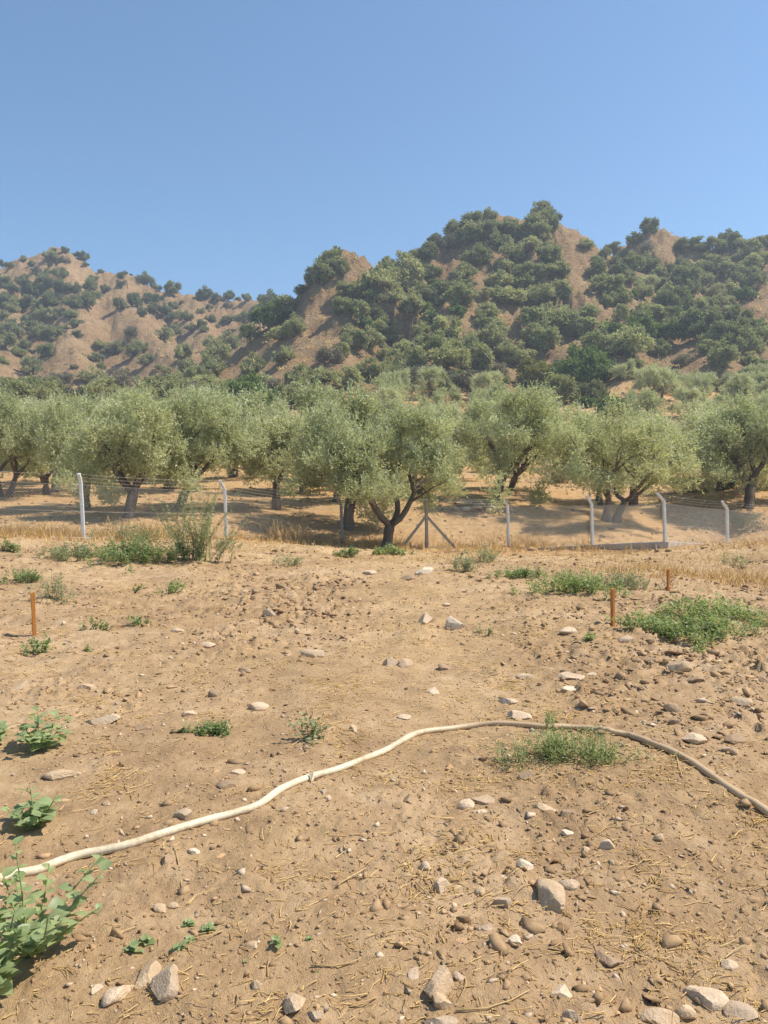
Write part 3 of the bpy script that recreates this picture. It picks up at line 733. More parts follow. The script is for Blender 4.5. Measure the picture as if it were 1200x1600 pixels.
# low scrub and dry tussocks that cover the hillsides: too many and too small to count
def hill_scrub():
    r = np.random.default_rng(9)
    N = 9500
    y = 95 * np.exp(r.random(N) * math.log(330 / 95)); x = r.uniform(-0.56, 0.56, N) * y
    k = (fbm(x / 9, y / 9, 3, 111) > -0.25); x = x[k]; y = y[k]
    P = np.stack([x, y, land(x, y)], -1); n = len(P)
    size = 0.3 + 0.75 * r.random(n) ** 2.5
    m = 10
    dirs = unit(r.normal(size=(n, m, 3))); dirs[..., 2] = np.abs(dirs[..., 2])
    c = P[:, None, :] + dirs * size[:, None, None] * (r.random((n, m, 1)) ** 0.6) * np.array([1, 1, 0.7])
    ld = unit(dirs + 0.5 * r.normal(size=(n, m, 3))); side = unit(np.cross(ld, unit(r.normal(size=(n, m, 3)))))
    s = size[:, None, None] * (0.35 + 0.3 * r.random((n, m, 1)))
    q = np.stack([c - ld * s * 0.5, c + side * s * 0.3, c + ld * s * 0.6, c - side * s * 0.3], 2).reshape(-1, 3)
    F = np.arange(len(q)).reshape(-1, 4)
    t = (r.random((n, 1)) * 0.6 + r.random((n, m)) * 0.4).ravel()
    kind = r.random(n)
    for name, sel, mt, label in (('dry_tussocks', kind < 0.4, M_DRY, 'dry straw coloured tussocks over the bare hillsides'), ('low_scrub', kind >= 0.4, M_DRYLEAF, 'low brownish green scrub over the hillsides')):
        fs = np.repeat(sel, m)
        qq = q.reshape(-1, 4, 3)[fs].reshape(-1, 3)
        o = obj(name, new_mesh(name, qq, np.arange(len(qq)).reshape(-1, 4), [mt], False, t[fs]))
        tag(o, label, 'scrub', kind='stuff')
hill_scrub()

# ------------------------------------------------------------------ fence
def build_fence():
    fz = empty('chain_link_fence', at(FENCE[4][0], FENCE[4][1], FENCE[4][6]))
    tag(fz, 'chain link fence on bent white concrete posts in front of the olive trees', 'fence')
    inv = Matrix.Translation(-fz.location)
    tops = []; bends = []; bases = []
    for i, (bx, by, nx, ny, tx, ty, Y) in enumerate(FENCE):
        base = at(bx, by, Y); bend = at(nx, ny, Y - 0.02); top = at(tx, ty, Y - 0.12)
        straight = i == 4
        w = 0.105 if not straight else 0.12
        mb = MB()
        if straight:
            pts = [base - Vector((0, 0, 0.3)), top]; rad = [w * 0.62, w * 0.58]
        else:
            if i == 3: top = bend + Vector((-0.16, -0.12, 0.3))
            pts = [base - Vector((0, 0, 0.3)), base.lerp(bend, 0.5), bend, top]; rad = [w * 0.68, w * 0.64, w * 0.62, w * 0.55]
        P = [np.array(p) for p in pts]
        V, F = tube(P, rad, 4)
        # turn the square section so that one face looks at the road
        C = np.array(V).reshape(len(P), 4, 3); out = []
        for k in range(len(P)):
            c = P[k]; q = rad[k] * 0.7071
            dirz = (P[min(k + 1, len(P) - 1)] - P[max(k - 1, 0)]); dirz = dirz / np.linalg.norm(dirz)
            ux = np.array([1.0, 0.22, 0]); ux -= dirz * ux.dot(dirz); ux /= np.linalg.norm(ux); uy = np.cross(dirz, ux)
            for sx, sy in ((-1, -1), (1, -1), (1, 1), (-1, 1)): out.append(c + q * (sx * ux + sy * uy))
        me = new_mesh('post', np.array([inv @ Vector(p) for p in out]), F, [M_CONC if i not in (3, 4) else M_GREYCONC])
        me.transform(Matrix.Identity(4))
        po = obj('post', me, fz)
        bv = po.modifiers.new('edge', 'BEVEL'); bv.width = 0.012; bv.segments = 2
        if i in (3, 4): po['label'] = 'grey weathered post'
        tops.append(top); bends.append(bend); bases.append(base)
    # braces of the straining post
    for (qx, qy, dy) in ((627, 857, -0.15), (711, 856, -0.1)):
        a = at(666, 806, FENCE[4][6] - 0.08); b2 = at(qx, qy, FENCE[4][6] + dy)
        d = (b2 - a).normalized(); s = d.cross(Vector((0, 1, 0))).normalized(); u = d.cross(s); q = 0.045
        V = [c + q * (sx * s + sy * u) for c in (a, b2 + d * 0.25) for sx, sy in ((-1, -1), (1, -1), (1, 1), (-1, 1))]
        F = [(0, 1, 2, 3), (7, 6, 5, 4)] + [(k, k + 4, (k + 1) % 4 + 4, (k + 1) % 4) for k in range(4)]
        obj('brace', new_mesh('brace', np.array([inv @ v for v in V]), F, [M_GREYCONC]), fz)
    # chain link in each bay: two sets of slanting wires
    wr = 0.0024
    for i in range(len(FENCE) - 1):
        a, b2 = bases[i], bases[i + 1]; ta, tb = bends[i], bends[i + 1]
        Lh = (b2 - a).length; Hh = 1.32; mb = []
        step = 0.085; V = []; F = []
        def pt(s, h):
            t = s / Lh
            p = a.lerp(b2, t); tt = ta.lerp(tb, t); up = (tt - p)
            sag = 0.02 * math.sin(math.pi * t)
            return p + up * (h / max(up.length, 0.1)) * (min(up.length - 0.06, 1.45) / Hh) - Vector((0, 0.0, sag * h)) + Vector((0, -0.055, 0.02))
        def wire(s0, h0, s1, h1, y):
            p, q = pt(s0, h0), pt(s1, h1); p = p + Vector((0, y, 0)); q = q + Vector((0, y, 0))
            d = (q - p).normalized(); u = d.cross(Vector((0, 1, 0))).normalized(); n2 = d.cross(u)
            o = len(V)
            for c in (p, q):
                for k in range(3):
                    an = 2.094 * k; V.append(inv @ (c + wr * (math.cos(an) * u + math.sin(an) * n2)))
            for k in range(3): F.append((o + k, o + (k + 1) % 3, o + 3 + (k + 1) % 3, o + 3 + k))
        s = -Hh
        while s < Lh:
            s0 = max(s, 0); s1 = min(s + Hh, Lh)
            if s1 > s0:
                wire(s0, s0 - s, s1, s1 - s, 0); wire(s0, Hh - (s0 - s), s1, Hh - (s1 - s), 0.006)
            s += step
        obj('wire_mesh', new_mesh('wire_mesh', np.array(V), F, [M_WIRE]), fz)
        # line wires and the barbed strands on the bent arms
        for j in range(3):
            V2, F2 = tube([np.array(inv @ (pt(Lh * t, Hh * (0.02, 0.5, 1.0)[j]) + Vector((0, -0.008, 0)))) for t in np.linspace(0, 1, 6)], [0.0022] * 6, 4)
            obj('line_wire', new_mesh('line_wire', np.array(V2), F2, [M_WIRE]), fz)
        for j, f in enumerate((0.25, 0.6, 0.95)):
            p = bends[i].lerp(tops[i], f); q = bends[i + 1].lerp(tops[i + 1], f)
            P = [np.array(inv @ (p.lerp(q, t) - Vector((0, 0.045, 0.05 * math.sin(math.pi * t))))) for t in np.linspace(0, 1, 9)]
            V2, F2 = tube(P, [0.002] * 9, 4)
            obj('barbed_strand', new_mesh('barbed_strand', np.array(V2), F2, [M_WIRE]), fz)
    return bases
FBASE = build_fence()

def kerb(points, width, top_add, depth, label, name='concrete_kerb'):
    mb = MB(); n_ = len(points)
    V = []; F = []
    for i, p in enumerate(points):
        d = (points[min(i + 1, n_ - 1)] - points[max(i - 1, 0)]); s = Vector((-d.y, d.x, 0)).normalized()
        for (o, z) in ((-width / 2, -depth), (-width / 2, top_add - 0.015), (-width / 2 + 0.015, top_add), (width / 2 - 0.015, top_add), (width / 2, top_add - 0.015), (width / 2, -depth)):
            V.append(p + s * o + Vector((0, 0, z + 0.008 * random.uniform(-1, 1))))
    for i in range(n_ - 1):
        for k in range(5): F.append((i * 6 + k, i * 6 + k + 1, (i + 1) * 6 + k + 1, (i + 1) * 6 + k))
    F.append(tuple(range(6))); F.append(tuple((n_ - 1) * 6 + k for k in range(6))[::-1])
    o = obj(name, new_mesh(name, np.array(V), F, [M_KERB])); tag(o, label, 'kerb', 'concrete footings of the fence')
    return o
def polyline(pts, n_):
    out = []
    for i in range(len(pts) - 1):
        for k in range(n_): out.append(pts[i].lerp(pts[i + 1], k / n_))
    out.append(pts[-1]); return out
kerb(polyline([at(815, 859, 27.9), at(926, 853, 27.2), at(1040, 848, 25.6), at(1137, 853, 29.3), at(1250, 854, 32)], 9), 0.26, 0.05, 0.5, 'raised grey concrete kerb carrying the bent posts near the braced post')
kerb(polyline([at(-95, 836, 19), at(131, 840, 20.8), at(354, 845, 23.9), at(452, 853, 25.5)], 9), 0.2, 0.01, 0.4, 'low pale concrete strip under the fence behind the weeds')

# ------------------------------------------------------------------ orange stakes, hose
def stake(px, pb, pt_, w, label, tilt):
    p = near_hits([(px, pb)])[0]
    h = (pb - pt_) * p.y / FPX
    mb = MB(); n_ = 7; V = []; F = []
    for i in range(n_):
        t = i / (n_ - 1); z = -0.12 + t * (h + 0.12); j = 0.0025
        for sx, sy in ((-1, -1), (1, -1), (1, 1), (-1, 1)):
            V.append((sx * w / 2 + random.uniform(-j, j) + tilt * z, sy * w / 2 + random.uniform(-j, j), z + (0.008 * sx if i == n_ - 1 else 0)))
    for i in range(n_ - 1):
        for k in range(4): F.append((i * 4 + k, i * 4 + (k + 1) % 4, i * 4 + 4 + (k + 1) % 4, i * 4 + 4 + k))
    F.append((3, 2, 1, 0)); F.append(tuple((n_ - 1) * 4 + k for k in range(4)))
    o = obj('wooden_stake', new_mesh('wooden_stake', np.array(V), F, [M_STAKE]), None, p)
    o.rotation_euler = (0, 0, 0.5)
    bv = o.modifiers.new('edge', 'BEVEL'); bv.width = 0.003; bv.segments = 1
    tag(o, label, 'stake', 'orange marker stakes')
stake(54, 993, 925, 0.042, 'weathered orange wooden stake with a small green weed at its foot', -0.03)
stake(957.5, 978, 918, 0.04, 'straight orange wooden stake beside the block stone and green weeds', -0.02)
stake(1044, 922, 889, 0.04, 'orange wooden stake hidden by a dry stalk, farthest of the three', 0.0)

HOSE = [(-60, 1388), (-20, 1379), (20, 1368), (60, 1357), (120, 1338), (200, 1319), (260, 1301), (330, 1281), (400, 1257), (440, 1232), (490, 1212), (540, 1197), (590, 1178), (625, 1158), (660, 1143), (700, 1137), (750, 1131), (800, 1129), (850, 1132), (900, 1134), (950, 1137), (985, 1146), (1030, 1163), (1080, 1190), (1130, 1222), (1170, 1250), (1200, 1272), (1250, 1308)]
def build_hose():
    P = np.array([tuple(p) for p in near_hits([(x, y + 4) for x, y in HOSE])])
    # smooth curve through the points
    out = []
    for i in range(len(P) - 1):
        p0 = P[max(i - 1, 0)]; p1 = P[i]; p2 = P[i + 1]; p3 = P[min(i + 2, len(P) - 1)]
        for k in range(8):
            t = k / 8
            out.append(0.5 * ((2 * p1) + (-p0 + p2) * t + (2 * p0 - 5 * p1 + 4 * p2 - p3) * t * t + (-p0 + 3 * p1 - 3 * p2 + p3) * t ** 3))
    out = np.array(out); z = height(out[:, 0], out[:, 1])
    k = np.ones(9) / 9; zs = np.convolve(np.pad(z, 4, 'edge'), k, 'valid')
    out[:, 2] = np.maximum(zs, z - 0.01) + 0.013
    r = np.random.default_rng(3)
    rad = 0.0205 * (1 + 0.05 * np.convolve(r.normal(size=len(out) + 4), np.ones(5) / 5, 'valid'))
    V, F = tube(list(out), list(rad), 14, True, 0.92)
    m, n, l = mat('hose_plastic'); b = n['Principled BSDF']; b.inputs['Roughness'].default_value = 0.5; b.inputs['Specular IOR Level'].default_value = 0.35
    pos = n.new('ShaderNodeNewGeometry').outputs['Position']; sx = n.new('ShaderNodeSeparateXYZ'); l.new(pos, sx.inputs[0])
    nz = tex(n, l, pos, 5, 5, 0.7); nf = tex(n, l, pos, 60, 4, 0.7)
    f = maprange(n, l, math_(n, l, 'ADD', sx.outputs[0], math_(n, l, 'MULTIPLY', math_(n, l, 'SUBTRACT', nz, 0.5), 1.0)), -0.15, 0.75)
    col = mixc(n, l, f, (0.66, 0.56, 0.385), (0.50, 0.355, 0.205))
    col = mixc(n, l, maprange(n, l, math_(n, l, 'ADD', math_(n, l, 'MULTIPLY', nz, 0.6), math_(n, l, 'MULTIPLY', nf, 0.4)), 0.47, 0.62, 0, 0.8), col, (0.40, 0.28, 0.16))
    l.new(col, b.inputs['Base Color'])
    bp = n.new('ShaderNodeBump'); bp.inputs['Strength'].default_value = 0.25; bp.inputs['Distance'].default_value = 0.004; l.new(nf, bp.inputs['Height']); l.new(bp.outputs[0], b.inputs['Normal'])
    o = obj('irrigation_hose', new_mesh('irrigation_hose', np.array(V), F, [m], True)); tag(o, 'pale dusty irrigation hose snaking across the soil, browner toward one end', 'hose')
    p = near_hits([(486, 1222)])[0]
    q = MB(); q.add(([(-0.012, 0, 0.03), (0.012, 0.004, 0.03), (0.016, -0.006, 0.0), (0.002, -0.03, -0.012), (-0.008, -0.008, 0.0), (-0.012, 0.006, 0.026), (0.012, 0.010, 0.026), (0.016, 0, -0.004), (0.002, -0.024, -0.016), (-0.008, -0.002, -0.004)],
           [(0, 1, 2, 3, 4), (9, 8, 7, 6, 5), (0, 5, 6, 1), (1, 6, 7, 2), (2, 7, 8, 3), (3, 8, 9, 4), (4, 9, 5, 0)]))
    tie = q.mesh('tie', [m]); tie.transform(Matrix.Translation(p + Vector((0, 0.02, 0.015))))
    obj('tie', tie, o)
    return out
HOSEPTS = build_hose()

# ------------------------------------------------------------------ stones
def ico(level):
    t = (1 + 5 ** 0.5) / 2
    V = [(-1, t, 0), (1, t, 0), (-1, -t, 0), (1, -t, 0), (0, -1, t), (0, 1, t), (0, -1, -t), (0, 1, -t), (t, 0, -1), (t, 0, 1), (-t, 0, -1), (-t, 0, 1)]
    F = [(0, 11, 5), (0, 5, 1), (0, 1, 7), (0, 7, 10), (0, 10, 11), (1, 5, 9), (5, 11, 4), (11, 10, 2), (10, 7, 6), (7, 1, 8), (3, 9, 4), (3, 4, 2), (3, 2, 6), (3, 6, 8), (3, 8, 9), (4, 9, 5), (2, 4, 11), (6, 2, 10), (8, 6, 7), (9, 8, 1)]
    V = [np.array(v) / np.linalg.norm(v) for v in V]
    for _ in range(level):
        c = {}; G = []
        def mid(a, b):
            k = (min(a, b), max(a, b))
            if k not in c:
                p = V[a] + V[b]; V.append(p / np.linalg.norm(p)); c[k] = len(V) - 1
            return c[k]
        for a, b, d in F:
            x, y, z = mid(a, b), mid(b, d), mid(d, a); G += [(a, x, z), (b, y, x), (d, z, y), (x, y, z)]
        F = G
    return np.array(V), np.array(F)
ICO = {k: ico(k) for k in (0, 1, 2, 3)}
def rock_verts(r, level, cuts, jit):
    V = ICO[level][0].copy()
    for _ in range(cuts):
        d = unit(r.normal(size=3)); lim = 0.45 + 0.4 * r.random()
        s = V @ d; over = s > lim
        V[over] -= np.outer(s[over] - lim, d)
    V *= (1 + jit * r.normal(size=(len(V), 1)))
    m = np.abs(V).max(0); return V / m

STONES = [  # x, y (centre in the photograph), width, height in pixels, tone, angularity, label
    (860, 1390, 52, 64, 'brown', 8, 'largest tan block stone with striped face below the hose'), (890, 1377, 34, 24, 'grey', 4, 'rounded grey stone leaning on the largest tan block'),
    (823, 1348, 30, 28, 'white', 7, 'cream angular stone above the largest tan block'), (787, 1403, 30, 30, 'grey', 8, 'angular grey stone in the soil left of the largest block'),
    (752, 1390, 21, 18, 'brown', 2, 'round brown pebble between two buried stones'), (727, 1253, 31, 24, 'pale', 5, 'pale flat stone of the pair under the hose bend'),
    (755, 1246, 36, 21, 'brown', 4, 'oval brown stone of the pair under the hose bend'), (752, 1265, 18, 10, 'white', 5, 'small whitish chip beneath the pair of stones'),
    (638, 1245, 17, 22, 'dark', 6, 'small upright dark stone alone below the hose'), (824, 1209, 26, 20, 'dark', 6, 'dark grey stone at the edge of the green weed by the hose'),
    (851, 1257, 28, 18, 'brown', 5, 'low brown stone below the dark stone by the weed'), (886, 1268, 28, 18, 'dark', 6, 'dark wedge stone near two whitish chips'),
    (889, 1298, 22, 15, 'white', 7, 'whitish broken chip above the round stone'), (914, 1326, 19, 15, 'brown', 4, 'small round brown stone right of the cream stone'),
    (953, 1317, 28, 24, 'pale', 7, 'pale flat angular stone above the watermark place'), (1033, 1306, 20, 18, 'brown', 4, 'small brown stone on the slope below the hose end'),
    (686, 1380, 36, 30, 'grey', 6, 'half buried grey slab left of the round pebble'), (665, 1350, 24, 20, 'pale', 6, 'half buried pale stone above the grey slab'),
    (714, 1384, 19, 11, 'pale', 5, 'flat pale pebble beside the grey slab'), (805, 1467, 32, 22, 'white', 7, 'pale broken stone with hollow beneath it'),
    (720, 1466, 21, 16, 'orange', 5, 'reddish brown stone in the straw'), (762, 1447, 22, 16, 'grey', 5, 'small buried grey stone below the angular grey stone'),
    (686, 1528, 42, 62, 'brown', 8, 'long tilted slab near the bottom edge of the photo'), (689, 1560, 38, 36, 'brown', 8, 'blocky stone resting against the long tilted slab'),
    (690, 1594, 54, 24, 'grey', 6, 'broad grey stone cut by the bottom edge below the slab'), (717, 1522, 24, 20, 'grey', 5, 'rounded grey stone just right of the long slab'),
    (648, 1518, 19, 22, 'grey', 5, 'small grey stone just left of the long slab'), (878, 1545, 38, 22, 'pale', 6, 'pale flat stone in bare soil near the bottom'),
    (896, 1585, 32, 30, 'pale', 7, 'pale pointed stone at the bottom below the flat one'), (950, 1497, 52, 22, 'dark', 7, 'long dark flat stone among clods'),
    (1073, 1577, 38, 34, 'brown', 7, 'brown upright stone before the large pale slab at the bottom'), (1106, 1553, 68, 42, 'pale', 7, 'large pale slab at the lower corner of the photo'),
    (1166, 1581, 58, 26, 'grey', 7, 'flat grey stone in the lower corner beside the large pale slab'), (1036, 1592, 62, 28, 'brown', 6, 'wide brown stone cut by the bottom edge'),
    (1138, 1503, 32, 20, 'pale', 6, 'pale stone above the large slab near the photo edge'),
    (255, 1521, 52, 72, 'grey', 9, 'large dark edged slab standing in the soil near the seedlings'), (224, 1514, 42, 48, 'brown', 6, 'flush tan slab touching the dark edged slab'),
    (182, 1546, 38, 50, 'pale', 7, 'pale slab half sunk below the big leafy weed'), (150, 1541, 16, 22, 'pale', 5, 'small pale stone next to the half sunk slab'),
    (258, 1338, 23, 26, 'dark', 5, 'dark clod like stone just under the hose'), (301, 1329, 23, 15, 'white', 5, 'whitish oval stone just under the hose'),
    (171, 1354, 17, 12, 'white', 3, 'small whitish pebble below the hose near the leafy weed'), (248, 1416, 23, 19, 'brown', 3, 'rounded pinkish pebble above the seedlings'),
    (270, 1412, 22, 14, 'brown', 4, 'flush brown stone behind the rounded pinkish pebble'), (345, 1336, 20, 11, 'orange', 4, 'flat reddish stone below the hose'),
    (450, 1404, 20, 11, 'dark', 5, 'small dark flat stone on smooth soil'), (395, 1474, 22, 14, 'brown', 5, 'flush brown stone beside the lone seedling'),
    (399, 1535, 20, 18, 'brown', 5, 'small brown stone below the lone seedling'), (460, 1560, 34, 42, 'brown', 6, 'tall brown stone half sunk near the bottom'),
    (492, 1583, 26, 24, 'grey', 8, 'dark sided grey stone near the bottom middle'), (147, 1267, 13, 12, 'white', 5, 'tiny cream stone left of the hose, beside a dark clod'),
    (163, 1253, 18, 12, 'dark', 5, 'dark clod like stone behind the tiny cream stone'), (160, 1120, 52, 26, 'pale', 7, 'pale wedge stone casting a dark shadow near the broadleaf weed'),
    (92, 1207, 56, 22, 'brown', 7, 'long brown slab between two broadleaf weeds'), (222, 1134, 26, 16, 'dark', 5, 'dark round clod stone right of the pale wedge stone'),
    (400, 1101, 36, 20, 'pale', 5, 'pale half buried stone above the low weed row'), (336, 1081, 22, 17, 'dark', 3, 'dark round stone in the middle of the field'),
    (28, 1070, 34, 18, 'brown', 6, 'brown stone near the photo edge below the orange stake'), (135, 1070, 28, 18, 'brown', 5, 'tan stone to the side of the brown edge stone'),
    (487, 1018, 38, 22, 'grey', 5, 'flat grey stone flush with the trodden lane'), (378, 1047, 28, 7, 'dark', 4, 'thin dark flat stone left of the lane'),
    (420, 955, 22, 18, 'pale', 6, 'pale upright stone among clods left of the lane'), (277, 983, 22, 10, 'pale', 4, 'small pale stone near the seedlings behind'),
    (325, 1006, 24, 12, 'pale', 5, 'pale stone amid grey clods'), (355, 1223, 36, 17, 'dark', 7, 'dark flat slab just above the hose'),
    (367, 1205, 30, 11, 'pale', 5, 'thin pale stone behind the dark slab above the hose'), (295, 1113, 24, 14, 'pale', 5, 'pale stone at the end of the low weed row'),
    (552, 1136, 11, 14, 'brown', 5, 'tiny upright stone above the hose in the lane'), (505, 1235, 20, 12, 'grey', 4, 'small grey stone just below the hose tie'),
    (286, 1270, 32, 28, 'grey', 4, 'grey domed stone buried just above the hose'), (663, 890, 32, 17, 'white', 6, 'whitish boulder at the end of the field before the braced post'),
    (664, 965, 22, 25, 'grey', 7, 'upright two tone stone of the standing pair in the field'), (711, 972, 28, 28, 'white', 6, 'white rounded stone of the standing pair in the field'),
    (634, 902, 32, 10, 'dark', 4, 'low dark clod near the whitish boulder'), (609, 1030, 30, 26, 'grey', 6, 'brown grey stone with dark shadow side in the lane'),
    (633, 1034, 20, 21, 'brown', 6, 'smaller stone right against the shadowed lane stone'), (695, 1040, 26, 16, 'dark', 4, 'dark crumbling clod right of the lane stones'),
    (887, 983, 28, 14, 'pale', 6, 'pale stone below the straight stake'), (979, 996, 24, 17, 'grey', 8, 'block stone with dark face at the corner of the green weeds'),
    (1015, 1029, 24, 16, 'dark', 5, 'dark clod below the green weed patch'), (1063, 1041, 40, 34, 'brown', 7, 'large rounded brown stone below the green weed patch'),
    (1086, 1060, 28, 14, 'dark', 5, 'dark low clod beside the large rounded brown stone'), (1051, 1101, 28, 28, 'brown', 7, 'squarish stone under the large rounded brown stone'),
    (676, 1077, 32, 15, 'pale', 7, 'pale flat topped stone in the straw of the lane'), (822, 1055, 32, 13, 'pale', 5, 'pale flush stone above the hose top'),
    (893, 1058, 42, 10, 'pale', 6, 'long pale flush slab, upper one of three'), (896, 1074, 38, 14, 'white', 6, 'whitest flush slab, lower one of three'), (926, 1052, 20, 8, 'pale', 5, 'small pale chip at the end of the flush slabs'),
    (793, 1091, 32, 16, 'pale', 5, 'pale buried stone behind the hose top'), (812, 1114, 38, 22, 'pale', 5, 'wide pale buried stone touching the hose top'),
    (1160, 1093, 32, 18, 'brown', 6, 'brown stone near the photo edge among clods'), (1086, 1151, 36, 26, 'pale', 7, 'pale block stone above the brown end of the hose'),
    (1150, 1153, 42, 18, 'dark', 6, 'dark shadowed clod right of the pale block stone'), (1141, 1168, 20, 24, 'brown', 6, 'brown stone leaning on the dark shadowed clod'),
    (795, 1178, 17, 10, 'pale', 3, 'small pale oval stone left of the weed by the hose'), (1056, 1126, 20, 13, 'dark', 5, 'small dark stone above the pale block stone'),
    (629, 1118, 26, 13, 'pale', 5, 'pale low stone above the hose crest'), (696, 944, 16, 8, 'pale', 5, 'small pale flat chip behind the standing pair of stones'),
    (576, 893, 24, 9, 'pale', 5, 'pale low stone near the fence in the lane'), (1196, 1060, 22, 14, 'dark', 5, 'dark clod at the photo edge under the weeds'),
]
def build_stones():
    r = np.random.default_rng(23)
    base = near_hits([(s[0], s[1] + 0.38 * s[3]) for s in STONES])
    for (px, py, w, h, tone, cuts, label), p in zip(STONES, base):
        W = w * p.y / FPX; a = math.atan2(CAM_Z, p.y)
        D = W * (0.62 + 0.25 * r.random())
        if h > w: D = min(max(D, 0.75 * h * p.y / FPX / max(math.sin(a), 0.3)), W * 1.5)
        Hh = (h * p.y / FPX - D * math.sin(a) * 0.8) / math.cos(a)
        Hh = min(max(Hh, 0.30 * W), 1.1 * W)
        lvl = 3 if w >= 26 else 2
        V = rock_verts(r, lvl, cuts + 4, 0.012)
        V = V * np.array([W * 0.54, D * 0.54, Hh * 0.62])
        V[:, 2] += Hh * 0.14
        me = new_mesh('stone', V, ICO[lvl][1], [M_ROCK[tone]], True)
        me.set_sharp_from_angle(angle=math.radians(24))
        o = obj('stone', me, None, p + Vector((0, D * 0.2, -0.004)))
        o.rotation_euler = (0.1 * r.normal(), 0.1 * r.normal(), 0.25 * r.normal())
        tag(o, label, 'stone', 'stones lying in the field')
build_stones()
# heap of stones beyond the fence
def heap():
    r = np.random.default_rng(31); c = at(757, 806, 33.0); z0 = float(land(c.x, c.y))
    e = empty('stone_heap', (c.x, c.y, z0)); tag(e, 'heap of grey stones under the leaning olive beyond the fence', 'stone heap')
    for k in range(26):
        x = r.normal() * 0.55; y = r.normal() * 0.35; s = 0.1 + 0.13 * r.random(); zz = max(0, 0.42 - 0.5 * abs(x) - 0.4 * abs(y)) * r.random()
        V = rock_verts(r, 1, 7, 0.03) * np.array([s, s * 0.8, s * 0.65])
        o = obj('stone', new_mesh('stone', V, ICO[1][1], [M_ROCK['grey' if k % 3 else 'pale']]), e, (x, y, zz + s * 0.3))
        o.rotation_euler = tuple(r.normal(size=3) * 0.4)
heap()

# ------------------------------------------------------------------ clods, gravel and straw: nobody could count them
def scatter_clods():
    OCT = np.array([(1, 0, 0), (-1, 0, 0), (0, 1, 0), (0, -1, 0), (0, 0, 1), (0, 0, -1)], float)
    OF = np.array([(0, 2, 4), (2, 1, 4), (1, 3, 4), (3, 0, 4), (2, 0, 5), (1, 2, 5), (3, 1, 5), (0, 3, 5)])
    for (name, label, seed, N, B, Fb, s0, s1, pw, tw) in (('soil_clods', 'larger clods of dry soil strewn over the field', 41, 22000, ICO[0][0], ICO[0][1], 0.009, 0.02, 4.5, 1.0),
                                              ('soil_crumbs', 'small crumbs of dry soil and grit covering the field', 42, 68000, OCT, OF, 0.0028, 0.007, 2.0, 0.55),
                                              ('gravel', 'small pale stones sprinkled over the field', 44, 5200, OCT, OF, 0.007, 0.016, 3.0, 0.45)):
        r = np.random.default_rng(seed); nv = len(B)
        y = 1.7 * np.exp(r.random(N) ** 0.85 * math.log((44 if len(B) == 12 else 28) / 1.7)); x = (r.random(N) * 2 - 1) * (0.6 * y + 0.8)
        dens = (1 - tw) * 0.55 + 0.1 + 0.85 * tw * np.clip(tilled(x, y) - 0.15, 0, 1) * np.clip(0.5 + 1.3 * fbm(x / 0.7, y / 0.7, 2, 97), 0.03, 1)
        keep = r.random(N) < dens
        x = x[keep]; y = y[keep]; n = len(x)
        s = (s0 + s1 * r.random(n) ** pw + (0.0021 * np.clip(y - 5, 0, 40) if name == 'soil_clods' else 0.0007 * y) * (0.4 + 0.9 * r.random(n))) * (0.7 + 0.55 * np.clip(tilled(x, y), 0, 1.7) ** 1.5)
        z = height(x, y)
        V = np.repeat(B[None], n, 0) * (1 + 0.30 * r.normal(size=(n, nv, 1))) + 0.18 * r.normal(size=(n, nv, 3))
        for _ in range(4):          # break the lumps along flat faces
            cd = unit(r.normal(size=(n, 1, 3))); lim = 0.15 + 0.45 * r.random((n, 1)); ov = np.clip((V * cd).sum(-1) - lim, 0, None)
            V = V - ov[..., None] * cd
        V *= (1.6 if name == 'soil_clods' else 1.35) * s[:, None, None] * (0.6 + 0.75 * r.random((n, 1, 3))) * np.array([1, 1, 0.6])
        a = r.random(n) * 6.28; ca, sa = np.cos(a)[:, None], np.sin(a)[:, None]
        X = V[..., 0] * ca - V[..., 1] * sa; Yv = V[..., 0] * sa + V[..., 1] * ca
        P = np.stack([X + x[:, None], Yv + y[:, None], V[..., 2] + (z + s * 0.08)[:, None]], -1).reshape(-1, 3)
        F = (Fb[None] + (np.arange(n) * nv)[:, None, None]).reshape(-1, 3)
        t = np.repeat(np.clip(0.5 + 0.22 * r.normal(size=n), 0, 1), len(Fb))
        o = obj(name, new_mesh(name, P, F, [M_CLOD if name != 'gravel' else M_GRAVEL], False, t)); tag(o, label, 'clods', kind='stuff')
scatter_clods()

def blades(r, x, y, z, length, width, lean, az, flat, seg=2, curl=0.3):
    """thin three sided stalks; flat = 1 lies on the soil"""
    n = len(x); d = np.stack([np.cos(az), np.sin(az), np.zeros(n)], -1)
    pts = []
    for k in range(seg + 1):
        t = k / seg
        hor = length * t * lean; ver = length * t * np.sqrt(np.clip(1 - lean ** 2, 0, 1)) * (1 - 0.35 * t * lean)
        bend = curl * length * t * t
        p = np.stack([x, y, z], -1) + d * hor[:, None] + np.stack([-d[:, 1], d[:, 0], np.zeros(n)], -1) * bend[:, None]
        p[:, 2] += ver; pts.append(p)
    V = []
    for k, p in enumerate(pts):
        w = width * (1 - 0.6 * k / seg)
        nrm = np.stack([-d[:, 1], d[:, 0], np.zeros(n)], -1)
        V.append(p + nrm * w[:, None]); V.append(p - nrm * w[:, None]); q = p.copy() + d * (w * 0.8)[:, None] * (1 - flat); q[:, 2] += w * 1.2 * flat; V.append(q)
    V = np.stack(V, 1); m = V.shape[1]
    F = []
    for k in range(seg):
        for s in range(3):
            s2 = (s + 1) % 3; F.append((k * 3 + s, k * 3 + s2, k * 3 + 3 + s2, k * 3 + 3 + s))
    F = np.array(F); FF = (F[None] + (np.arange(n) * m)[:, None, None]).reshape(-1, 4)
    return V.reshape(-1, 3), FF, len(F)

